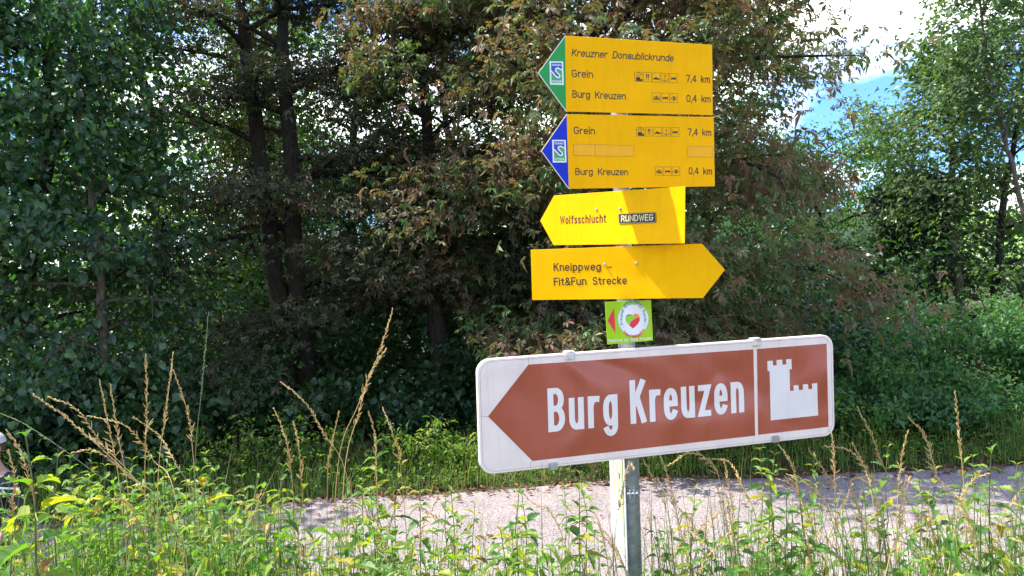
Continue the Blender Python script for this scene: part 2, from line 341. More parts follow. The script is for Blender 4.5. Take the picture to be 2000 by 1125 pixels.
# ------------------------------------------------------------------ trees
def limb(rng, p0, az, el, L, n=7, droop=.5, wob=.12):
    pts = [np.array(p0, float)]; st = L/(n-1)
    for k in range(n-1):
        d = np.array([math.sin(az)*math.cos(el), math.cos(az)*math.cos(el), math.sin(el)]); pts.append(pts[-1]+d*st)
        el -= droop/(n-1)+rng.normal(0, wob*.5); az += rng.normal(0, wob)
    return np.array(pts)
def lerp_path(P, t):
    t = np.clip(t, 0, 1)*(len(P)-1); i = min(int(t), len(P)-2); f = t-i; return P[i]*(1-f)+P[i+1]*f
def tree(name, label, trunks, r_base, leafT, mat, bark, seed, nl=26, zr=(.15, .98), Lmax=3.5, prof=None, el=(.1, .7), droop=.7, nsub=8, subL=.42, ncl=3, nleaf=12, spread=(.3, .14), size=.2, sizev=.25, az_rng=None, up_bias=1.0, hang=.3, extra=(), rtop=.25, var_shift=0, minz=None, solo=0, soloT=None, keep=None):
    rng = np.random.default_rng(seed)
    base = np.array(trunks[0][0], float); root = empty(name, label, 'tree', base)
    clumps = []; cdirs = []
    paths = []
    for tr in trunks:
        P = np.array(tr, float); tt = np.linspace(0, 1, 22)
        # smooth resample
        Q = np.stack([np.interp(tt*(len(P)-1), np.arange(len(P)), P[:, i]) for i in range(3)], -1)
        for _ in range(2): Q[1:-1] = (Q[:-2]+2*Q[1:-1]+Q[2:])/4
        Q[1:-1] += rng.normal(0, .02, (20, 3))*np.array([1, 1, 0])
        rad = r_base*(1-(1-rtop)*tt)*(1+.05*rng.normal(0, 1, 22)); rad[0] *= 1.5; rad[1] *= 1.15
        V, Fq = tube(Q, rad, 12); paths.append((Q, rad))
        obj('trunk', mesh_np('trunk', V-base, Fq, bark, smooth=True), root)
    jobs = []
    for i in range(nl):
        Q, rad = paths[i % len(paths)]; t = zr[0]+(zr[1]-zr[0])*((i+rng.random()*.8)/nl)
        az = (i*2.39996+rng.normal(0, .3)) if az_rng is None else rng.uniform(*az_rng)
        pf = prof(t) if prof else (1-.55*t)
        jobs.append((lerp_path(Q, t), az, el[0]+(el[1]-el[0])*t+rng.normal(0, .12), Lmax*pf*rng.uniform(.72, 1.1), droop, np.interp(t*(len(rad)-1), np.arange(len(rad)), rad)*.52))
    for e in extra:
        Q, rad = paths[e.get('trunk', 0)]; jobs.append((lerp_path(Q, e['t']), e['az'], e['el'], e['L'], e.get('droop', droop), r_base*.3))
    for (p0, az, e_, L, dr, rb) in jobs:
        A = Acc(); P = limb(rng, p0, az, e_, L, 8, dr)
        if keep is not None:      # a limb ends where the crown ends
            bad = np.where(~keep(P))[0]; bad = bad[bad > 2]
            if len(bad): P = np.stack([np.interp(np.linspace(0, max(bad[0]-1, 2), 8), np.arange(8), P[:, i]) for i in range(3)], -1)
        rl = np.linspace(max(rb, .012), .006, 8); A.add(*tube(P, rl, 6))
        for j in range(nsub):
            s = .22+.78*(j+rng.random())/nsub; q = lerp_path(P, s); T = lerp_path(P, min(s+.1, 1))-lerp_path(P, s-.1)
            a2 = math.atan2(T[0], T[1])+rng.choice([-1, 1])*rng.uniform(.35, 1.35); L2 = L*subL*rng.uniform(.6, 1.15)*(1.15-.55*s)
            S = limb(rng, q, a2, rng.normal(.08, .22)+math.asin(np.clip(T[2]/(np.linalg.norm(T)+1e-9), -1, 1))*.6, L2, 4, dr*.8, .2)
            if keep is None or keep(S[-1:])[0]: A.add(*tube(S, np.linspace(.012, .004, 4), 4))
            for c in range(ncl):
                clumps.append(lerp_path(S, (c+1)/ncl)); cdirs.append(S[-1]-S[0])
        clumps.append(P[-1]); cdirs.append(P[-1]-P[-2])
        obj('branch', mesh_np('branch', np.concatenate(A.V)-base, np.concatenate(A.F), bark, smooth=True), root)
    C = np.array(clumps); D = np.array(cdirs); n = len(C)*nleaf
    ci = np.repeat(np.arange(len(C)), nleaf)
    pos = C[ci]+rng.normal(0, 1, (n, 3))*np.array([spread[0], spread[0], spread[1]])
    keepm = np.ones(n, bool)
    if minz is not None: keepm &= pos[:, 2] > gz(pos[:, 0], pos[:, 1])+minz
    if keep is not None: keepm &= keep(pos)
    pos = pos[keepm]; ci = ci[keepm]; n = len(pos)
    out = D[ci]/(np.linalg.norm(D[ci], axis=1)[:, None]+1e-9)
    d = out*.6+rng.normal(0, .6, (n, 3))*np.array([1, 1, .5]); d[:, 2] -= hang
    nr = rng.normal(0, .42, (n, 3)); nr[:, 2] += up_bias
    Rm = frames(d, nr); sc = size*(1+rng.normal(0, sizev, n)).clip(.45, 1.8)
    cv = np.clip(rng.normal(.5, .26, len(C)), 0, 1)     # clump-wise leaf colour, so that sprays differ
    var = np.clip(cv[ci]*.6+rng.random(n)*.4+var_shift, 0, 1)
    Ts = leafT if isinstance(leafT, list) else [leafT]
    rest = np.ones(n, bool)
    if solo:
        # the leaves nearest to the viewer's side are parts of their own
        pp = proj(pos); vis = (pp[:, 0] > 20) & (pp[:, 0] < 1980) & (pp[:, 1] > 10) & (pp[:, 1] < 800)
        order = np.argsort(np.where(vis, np.linalg.norm(pos-CAM, axis=1), 1e9))[:solo]
        rest[order] = False
        ml = []; So = soloT or Ts
        for (TV, TF) in So:
            for q in range(4): ml.append(mesh_np('leaf', TV, TF, mat, np.full(len(TF), np.clip(.15+.25*q+var_shift, 0, 1))))
        for i in order:
            k = (int(i) % len(So))*4+min(3, int(var[i]*4)); o = obj('leaf', ml[k], root)
            mw = Matrix.Identity(4)
            for a in range(3):
                for b in range(3): mw[a][b] = Rm[i, a, b]*sc[i]
                mw[a][3] = pos[i, a]-base[a]
            o.matrix_local = mw
    A = Acc(); g = np.arange(n) % len(Ts)
    for k, (TV, TF) in enumerate(Ts):
        m = (g == k) & rest
        V, Fc = inst(TV, TF, pos[m]-base, Rm[m], sc[m]); A.add(V, Fc, np.repeat(var[m], len(TF)))
    tag(obj('crown', A.mesh('crown', mat), root), kind='stuff')
    return root
def gpt(px, Y, py=800):
    p = at(px, py, Y); return np.array([p[0], Y, float(gz(p[0], Y))-.05])
def trunkpath(pxs, Y, top, lean=(0, 0)):
    """trunk through photo points (px,py) at depth Y, rooted in the ground, going on up to height top"""
    P = [at(px, py, Y) for px, py in pxs]; b = P[0].copy(); b[2] = float(gz(b[0], Y))-.1
    P = [b]+P; d = P[-1]-P[-2]; d = d/d[2] if d[2] > .1 else np.array([0, 0, 1.])
    d[:2] = np.clip(d[:2], -.12, .12); P.append(P[-1]+d*(top-P[-1][2])+np.array([lean[0], lean[1], 0])); return P
rngT = np.random.default_rng(11)
PALM = [palm_leaf(rngT, 7, .38), palm_leaf(rngT, 7, .55, 1), palm_leaf(rngT, 5, .30), palm_leaf(rngT, 6, .75, 1)]
PALMK = [kite_palm(rngT, 7, .4), kite_palm(rngT, 6, .6), kite_palm(rngT, 5, .35), kite_palm(rngT, 7, .75)]
PALM5 = [kite_palm(rngT, 5, .4), kite_palm(rngT, 6, .65)]
LIMEL = [simple_leaf(.85, 1, .2, .08), simple_leaf(.78, 1, .3, .14)]
OVAL = [cheap_leaf(.55, .15, .12), cheap_leaf(.48, .3, .16)]
ROUND = [cheap_leaf(.75, .15, .10), cheap_leaf(.65, .3, .14)]

# the big rusty horse chestnut behind the signs
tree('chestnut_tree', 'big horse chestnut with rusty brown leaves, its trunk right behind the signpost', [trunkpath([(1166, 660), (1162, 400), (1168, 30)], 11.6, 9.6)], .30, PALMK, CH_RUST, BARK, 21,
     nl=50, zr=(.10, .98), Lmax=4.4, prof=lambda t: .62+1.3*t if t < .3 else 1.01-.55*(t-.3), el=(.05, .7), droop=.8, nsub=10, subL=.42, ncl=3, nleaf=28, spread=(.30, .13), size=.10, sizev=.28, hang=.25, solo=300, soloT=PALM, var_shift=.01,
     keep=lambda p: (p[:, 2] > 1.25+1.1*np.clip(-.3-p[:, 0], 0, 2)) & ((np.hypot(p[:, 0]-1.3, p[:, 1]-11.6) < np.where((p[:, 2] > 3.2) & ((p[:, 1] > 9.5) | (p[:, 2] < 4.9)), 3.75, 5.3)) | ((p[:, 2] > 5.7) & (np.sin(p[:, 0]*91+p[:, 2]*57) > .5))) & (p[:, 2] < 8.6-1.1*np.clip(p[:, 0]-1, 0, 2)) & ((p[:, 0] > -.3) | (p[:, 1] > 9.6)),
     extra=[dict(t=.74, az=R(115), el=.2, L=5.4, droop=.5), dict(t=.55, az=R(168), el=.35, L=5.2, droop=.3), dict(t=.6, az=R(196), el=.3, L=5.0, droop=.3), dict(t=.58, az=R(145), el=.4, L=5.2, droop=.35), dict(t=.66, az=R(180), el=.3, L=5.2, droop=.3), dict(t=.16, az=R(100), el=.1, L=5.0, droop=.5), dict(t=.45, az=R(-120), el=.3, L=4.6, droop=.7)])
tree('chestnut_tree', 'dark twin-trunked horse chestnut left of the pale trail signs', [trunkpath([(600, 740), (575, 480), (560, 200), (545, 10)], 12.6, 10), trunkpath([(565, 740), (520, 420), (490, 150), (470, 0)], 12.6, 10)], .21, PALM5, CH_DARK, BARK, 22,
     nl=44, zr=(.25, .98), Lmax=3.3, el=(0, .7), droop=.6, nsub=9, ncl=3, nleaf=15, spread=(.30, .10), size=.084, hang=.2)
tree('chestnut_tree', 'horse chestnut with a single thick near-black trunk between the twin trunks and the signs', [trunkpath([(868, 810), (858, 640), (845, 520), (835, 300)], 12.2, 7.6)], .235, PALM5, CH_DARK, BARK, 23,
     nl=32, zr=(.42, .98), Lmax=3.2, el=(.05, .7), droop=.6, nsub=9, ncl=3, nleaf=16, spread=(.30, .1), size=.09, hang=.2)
tree('lime_tree', 'slender lime tree with a thin brown trunk at the left forest edge', [trunkpath([(208, 760), (198, 560), (180, 400), (150, 180)], 10.3, 6.5)], .085, LIMEL, LIME, BARK_A, 24,
     nl=34, zr=(.08, .98), Lmax=2.15, el=(.15, .8), droop=.9, nsub=8, ncl=3, nleaf=11, spread=(.25, .17), size=.09, up_bias=.55, hang=.6, keep=lambda p: (p[:, 0] < -4.1) | (p[:, 1] > 11))
tree('lime_tree', 'dense dark lime tree filling the left edge of the picture', [trunkpath([(40, 760), (60, 500), (110, 250), (80, 60)], 10.9, 7.8)], .13, LIMEL, LIME, BARK, 25,
     nl=36, zr=(.06, .98), Lmax=3.2, el=(.1, .8), droop=.9, nsub=8, ncl=3, nleaf=11, spread=(.28, .18), size=.095, up_bias=.55, hang=.6)
# trees behind
BG = [(-60, 16, 11, 'leafy tree deep in the wood behind the left lime trees', OVAL), (330, 15.5, 12, 'leafy tree in the wood between the lime trees and the twin trunks', OVAL), (720, 16.5, 8.5, 'leafy tree in the wood behind the golden edge of the rusty crown', ROUND),
      (1010, 17, 6.5, 'leafy tree in the wood behind the black trunk and the rusty crown', OVAL), (1400, 16.5, 6.5, 'leafy tree in the wood right behind the big rusty chestnut', ROUND), (480, 21, 14, 'tall pale green tree far back between the twin trunks', OVAL), (150, 22, 14, 'tall pale green tree far back behind the thin lime trunk', OVAL), (-40, 21, 8, 'leafy tree in the second row behind the leftmost lime', OVAL), (230, 19, 7.5, 'leafy tree in the second row behind the thin lime trunk', ROUND), (420, 18, 7, 'leafy tree in the second row left of the twin trunks', OVAL), (640, 19.5, 7, 'leafy tree in the second row right of the twin trunks', ROUND), (820, 20, 6.5, 'leafy tree in the second row behind the black trunk', OVAL), (1130, 20, 6, 'leafy tree in the second row behind the chestnut trunk', OVAL), (1330, 21, 6, 'leafy tree in the second row right behind the yellow signs', ROUND), (545, 16.8, 9.5, 'leafy tree close behind the fork between the twin trunks', OVAL), (890, 17.2, 8.8, 'leafy tree close behind the top of the black trunk', ROUND), (600, 27, 8, 'distant tree closing the wood behind the twin trunks', OVAL), (900, 26, 7.5, 'distant tree closing the wood left of the signs', OVAL), (1200, 25, 7, 'distant tree hidden behind the signs', OVAL), (1450, 27, 7, 'distant tree closing the wood under the right side of the rusty crown', OVAL), (280, 29, 12, 'distant tree closing the wood at left', OVAL), (1590, 19, 4.8, 'light green tree between the rusty chestnut and the open sky', OVAL)]
for k, (px, Y, hgt, lab, T) in enumerate(BG):
    b = gpt(px, Y)
    tree('forest_tree', lab, [[b, b+[rngT.normal(0, .2), 0, hgt*.5], b+[rngT.normal(0, .4), 0, hgt]]], .17, T, FAR if k not in (0, 2, 4) else BUSH, BARK, 40+k,
         nl=28, zr=(.06, .99), Lmax=3.3, el=(.1, .8), droop=.6, nsub=7, ncl=3, nleaf=15, spread=(.35, .22), size=.118, up_bias=.5, hang=.4)
# right-hand side: ash trees against the sky, a spruce in shade
tree('ash_tree', 'slender ash tree with bare forked trunk against the sky at right', [trunkpath([(1885, 700), (1868, 540), (1858, 420), (1862, 300), (1852, 200)], 17.5, 7.0)], .13, OVAL, ASH, BARK_A, 60,
     nl=30, zr=(.40, .99), Lmax=2.05, prof=lambda t: 1.05-.55*t, el=(.2, .9), droop=.6, nsub=7, ncl=3, nleaf=13, spread=(.24, .15), size=.14, up_bias=.5, hang=.4, extra=[dict(t=.5, az=R(-80), el=.9, L=3, droop=.1)])
tree('ash_tree', 'tall ash with slanting pale branches cut by the right picture edge', [trunkpath([(2010, 480), (1985, 340), (1945, 200), (1925, 100)], 15.5, 8.5)], .065, OVAL, ASH, BARK_A, 61,
     nl=24, zr=(.45, .99), Lmax=2.0, el=(.3, .9), droop=.5, nsub=7, ncl=3, nleaf=12, spread=(.22, .15), size=.125, up_bias=.5, hang=.4)
tree('ash_tree', 'mossy leaning tree beside the dark spruce at right', [trunkpath([(1925, 660), (1950, 560), (1955, 430), (1985, 250)], 17, 8)], .14, OVAL, FAR, BARK, 62,
     nl=22, zr=(.25, .99), Lmax=2.6, el=(.1, .8), droop=.6, nsub=7, ncl=3, nleaf=8, spread=(.26, .16), size=.13, up_bias=.5, hang=.4)
tree('ash_tree', 'lower bright green ash left of the bare forked trunk at right', [trunkpath([(1745, 640), (1740, 450), (1735, 330)], 23, 6.5)], .12, OVAL, ASH, BARK_A, 63,
     nl=24, zr=(.2, .99), Lmax=2.8, el=(.1, .8), droop=.6, nsub=7, ncl=3, nleaf=8, spread=(.3, .2), size=.15, up_bias=.5, hang=.4)
b = gpt(1790, 18.5)
tree('spruce_tree', 'dark drooping spruce in the shade left of the forked ash trunk', [[b, b+[0, 0, 2.2], b+[.05, 0, 4.0]]], .12, [cheap_leaf(.22, .35, .08)], SPRUCE, BARK, 64,
     nl=46, zr=(.04, .99), Lmax=1.6, prof=lambda t: .95-.45*t+.25*math.sin(t*17), el=(-.15, .3), droop=.7, nsub=9, subL=.35, ncl=3, nleaf=14, spread=(.10, .10), size=.17, up_bias=.6, hang=.9)
# forest edge out of frame on the left: it shades the road bend
b = np.array([-8.9, 9.3, float(gz(-8.9, 9.3))])
tree('lime_tree', 'lime tree beside the road bend beyond the left picture edge', [[b, b+[.2, 0, 5], b+[.3, 0, 8.3]]], .2, [cheap_leaf(.8)], LIME, BARK, 65,
     nl=32, zr=(.2, .98), Lmax=3.4, el=(.1, .8), droop=.8, nsub=7, ncl=3, nleaf=11, spread=(.32, .22), size=.16, up_bias=.5, hang=.5)

# ------------------------------------------------------------------ shrubs of the forest edge
def shrub(name, label, c, rad, hgt, T, mat, seed, nst=14, nleaf=260, size=.09, group=None, cat='shrub'):
    rng = np.random.default_rng(seed); root = empty(name, label, cat, c, group); A = Acc(); pos = []; dirs = []
    for i in range(nst):
        az = rng.uniform(0, 2*math.pi); q = math.sqrt(rng.random())
        P = limb(rng, np.array([rng.normal(0, .15*rad), rng.normal(0, .15*rad), -.05]), az, math.atan2(hgt, rad*q+.05)+.1, math.hypot(hgt, rad*q)*rng.uniform(.75, 1.1), 7, .9, .14)
        A.add(*tube(P, np.linspace(.014, .004, 7), 4))
        for k in range(nleaf):
            t = rng.uniform(.18, 1)**.8; p = lerp_path(P, t); pos.append(p+rng.normal(0, 1, 3)*np.array([.16, .16, .12])*rad*.8); dirs.append(p*[1, 1, 0])
    obj('stem', mesh_np('stem', np.concatenate(A.V), np.concatenate(A.F), BARK), root)
    pos = np.array(pos); g0 = gz(pos[:, 0]+c[0], pos[:, 1]+c[1])-c[2]; m = pos[:, 2] > g0+.02; pos = pos[m]; n = len(pos)
    d = np.array(dirs)[m]*.6+rng.normal(0, .6, (n, 3)); d[:, 2] -= .25
    nr = rng.normal(0, .5, (n, 3)); nr[:, 2] += .8
    Rm = frames(d, nr); sc = size*(1+rng.normal(0, .28, n)).clip(.4, 1.9); var = np.clip(rng.random(n)*.7+.3*rng.random(), 0, 1)
    B = Acc(); g = np.arange(n) % len(T)
    for k, (TV, TF) in enumerate(T):
        m = g == k; V, Fc = inst(TV, TF, pos[m], Rm[m], sc[m]); B.add(V, Fc, np.repeat(var[m], len(TF)))
    tag(obj('foliage', B.mesh('foliage', mat), root), kind='stuff')
    return root
UB = [(30, 9.6, 1.1, 1.5, 'dark bush at the left forest edge under the dense lime'), (170, 10.2, 1.2, 1.7, 'dark bush around the foot of the thin lime trunk'), (310, 9.8, 1.0, 1.2, 'low dark bush right of the thin lime trunk'), (430, 11.0, 1.2, 1.9, 'tall dark bush left of the twin trunks'),
      (600, 11.3, 1.1, 1.2, 'bush around the foot of the twin trunks'), (730, 11.2, 1.1, 1.25, 'bush between the twin trunks and the black trunk'), (880, 11.3, 1.0, .9, 'low bush before the black trunk'), (980, 12.0, 1.2, 2.0, 'pale glossy bush behind the white end of the brown sign'),
      (1100, 11.0, .9, 1.6, 'bush seen just above the left half of the brown sign'), (1330, 11.5, 1.2, 2.0, 'bush above the right half of the brown sign'), (1480, 12.0, 1.3, 2.1, 'bush above the castle symbol under the rusty crown'), (1600, 12.5, 1.3, 1.9, 'glossy bush right of the castle sign'), (1700, 13.5, 1.2, 1.5, 'bush in the dark gap below the spruce'),
      (120, 13.5, 1.8, 3.2, 'large bush deep in the wood at left'), (330, 13.5, 1.7, 3.0, 'large bush deep in the wood behind the thin lime trunk'), (500, 14.5, 1.7, 2.8, 'large bush deep in the wood left behind the twin trunks'), (690, 14.2, 1.7, 3.0, 'large bush deep in the wood right behind the twin trunks'), (960, 14.5, 1.7, 3.3, 'large bush deep in the wood behind the black trunk'), (1250, 14.5, 1.8, 3.4, 'large bush deep in the wood behind the chestnut trunk'), (1500, 15, 1.8, 3.4, 'large bush deep in the wood right of the chestnut trunk'), (1690, 17, 1.8, 3.2, 'large bush behind the dark gap right of the castle sign'), (1830, 21, 2.2, 3.8, 'large bush behind the forked ash trunk'), (1980, 19, 2.0, 3.6, 'large bush behind the brambles at the right edge')]
for k, (px, Y, rr, hh, lab) in enumerate(UB):
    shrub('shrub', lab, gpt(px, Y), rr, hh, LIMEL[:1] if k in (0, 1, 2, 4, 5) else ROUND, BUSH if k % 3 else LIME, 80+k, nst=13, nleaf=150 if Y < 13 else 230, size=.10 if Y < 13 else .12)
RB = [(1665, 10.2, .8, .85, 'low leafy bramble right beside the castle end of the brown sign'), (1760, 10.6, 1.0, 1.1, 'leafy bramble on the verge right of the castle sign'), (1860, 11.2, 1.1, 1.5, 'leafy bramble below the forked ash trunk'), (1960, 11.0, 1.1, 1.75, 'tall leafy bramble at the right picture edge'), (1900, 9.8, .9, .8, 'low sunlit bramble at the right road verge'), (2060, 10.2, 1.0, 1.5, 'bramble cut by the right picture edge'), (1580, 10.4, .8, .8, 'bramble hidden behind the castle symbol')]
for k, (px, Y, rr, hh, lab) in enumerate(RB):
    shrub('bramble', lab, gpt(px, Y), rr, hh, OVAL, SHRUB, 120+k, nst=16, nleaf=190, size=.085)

# ------------------------------------------------------------------ far verge: grass, herbs, leaf litter
def blades(rng, x, y, hgt, wid, mat, name, label, z=None, lean=.35):
    n = len(x); z = gz(x, y)-.01 if z is None else z
    az = rng.uniform(0, 2*np.pi, n); ln = np.abs(rng.normal(0, lean, n))+.08
    dx, dy = np.sin(az), np.cos(az); sx, sy = np.cos(az), -np.sin(az)
    ts = np.array([0, .4, .75, 1.]); ws = np.array([1, .85, .5, .04]); Vs = []
    for t, w in zip(ts, ws):
        off = ln*t*t*hgt; cz = z+hgt*(t-.25*ln*t*t)
        for s in (-1, 1): Vs.append(np.stack([x+dx*off+s*sx*wid*w*.5, y+dy*off+s*sy*wid*w*.5, cz], -1))
    V = np.stack(Vs, 1); T = np.array([[0, 1, 3, 2], [2, 3, 5, 4], [4, 5, 7, 6]])
    Fc = (T[None]+(np.arange(n)*8)[:, None, None]).reshape(-1, 4)
    o = obj(name, mesh_np(name, V.reshape(-1, 3), Fc, mat, np.repeat(rng.random(n), 3)))
    return tag(o, label, 'grass', kind='stuff')
rv = np.random.default_rng(7)
n = 10000; vx = rv.uniform(-7, 9, n); vd = np.abs(rv.normal(0, .75, n))+.02
blades(rv, vx, yfar(vx)+vd, rv.uniform(.05, .36, n)*(1+.45*np.sin(vx*2.3)*np.sin(vx*5.1+1)), rv.uniform(.004, .010, n), VGRASS, 'verge_grass', 'short green grass along the far edge of the road', lean=.5)
n = 8000; hx = rv.uniform(-6.5, 8.5, n); hd = np.abs(rv.normal(.55, .6, n))+.1; hy = yfar(hx)+hd
hp = np.stack([hx, hy, gz(hx, hy)+rv.random(n)**1.2*(.22+.55*smooth01((np.sin(hx*1.9+1)+.4)))], -1)
d = rv.normal(0, 1, (n, 3))*[1, 1, .4]; nr = rv.normal(0, .4, (n, 3)); nr[:, 2] += 1
V, Fc = inst(*OVAL[0], hp, frames(d, nr), rv.uniform(.03, .08, n)); A = Acc(); A.add(V, Fc, np.repeat(np.clip(rv.random(n)*.97, 0, 1), 4))
tag(obj('verge_herbs', A.mesh('verge_herbs', HERB)), 'low leafy herbs growing among the far verge grass', 'herbs', kind='stuff')
n = 1500; lx = rv.uniform(-6, 9, n); ly = yfar(lx)+rv.normal(-.02, .13, n); e_ = rv.random(n) < .12; ly[e_] = yfar(lx[e_])-rv.uniform(0, 2.6, e_.sum())
lp = np.stack([lx, ly, np.where(ly < yfar(lx)+.05, .012+.03*np.sin(np.pi*np.clip((ly-ynear(lx))/2.9, 0, 1)), gz(lx, ly))+.012], -1)
d = rv.normal(0, 1, (n, 3))*[1, 1, .12]; nr = rv.normal(0, .25, (n, 3)); nr[:, 2] += 1
V, Fc = inst(*cheap_leaf(.5, .1, .2), lp, frames(d, nr), rv.uniform(.04, .10, n)); A = Acc(); A.add(V, Fc, np.repeat(rv.random(n), 4))
tag(obj('leaf_litter', A.mesh('leaf_litter', LITTER)), 'brown fallen leaves lying along the far road edge', 'leaves', kind='stuff')

VW = [(395, 9.0, 'leafy weed at the verge left of the sunny patch'), (470, 9.2, 'tall weed spire behind the left nettles at the far verge'), (520, 8.9, 'low weed with broad leaves at the far verge'), (575, 9.3, 'dark weed under the twin trunks at the far verge'), (640, 9.2, 'weed behind the crossing dry stalks at the far verge'), (700, 9.0, 'weed right behind the crossing stalks at the far verge'), (760, 9.4, 'yellow-green weed at the sunny verge'), (800, 9.1, 'low weed in the sunny patch of verge'), (850, 9.4, 'tall yellowing weed left of the brown sign'), (885, 9.1, 'weed close left of the white sign end'), (925, 9.4, 'weed partly hidden by the white sign end'), (970, 9.2, 'weed showing under the white sign corner'), (330, 9.0, 'dark weed at the shaded verge behind the left stalks'), (1460, 9.4, 'low weed under the brown sign at the far verge'), (1700, 9.4, 'low weed at the verge right of the sign'), (1800, 9.3, 'low weed before the right brambles')]
for k, (px, Y, lab) in enumerate(VW):
    shrub('verge_weed', lab, gpt(px, Y), .22+.14*((k*5) % 4)/3, .3+.55*((k*7) % 5)/4, [simple_leaf(.36, 0, .3, .1)], HERB, 160+k, nst=9, nleaf=26, size=.07, cat='weed')

# ------------------------------------------------------------------ lettering: a small stroke font
X = .70
def arc(cx, cy, rx, ry, a0, a1, n=14):
    return [(cx+rx*math.cos(R(a0+(a1-a0)*k/n)), cy+ry*math.sin(R(a0+(a1-a0)*k/n))) for k in range(n+1)]
def oval(w, top, bot, k=.5):
    ry = min(w*k+.06, (top-bot)/2); return arc(w/2, top-ry, w/2, ry, 0, 180)+arc(w/2, bot+ry, w/2, ry, 180, 360)+[(w, top-ry)]
def bowl(x0, x1, top, bot):
    ry = (top-bot)/2; rx = min(ry, (x1-x0)*.6); return [(x0, top), (x1-rx, top)]+arc(x1-rx, top-ry, rx, ry, 90, -90)[1:-1]+[(x1-rx, bot), (x0, bot)]
w5 = .44
def ess(w, top, bot):
    m = (top+bot)/2; q = (top-bot)/4; 
    return arc(w/2, top-q, w/2, q, 25, 90, 5)+arc(w/2, top-q, w/2, q, 100, 255, 10)+arc(w/2, bot+q, w/2, q, 75, -80, 10)+arc(w/2, bot+q, w/2, q, -90, -155, 5)
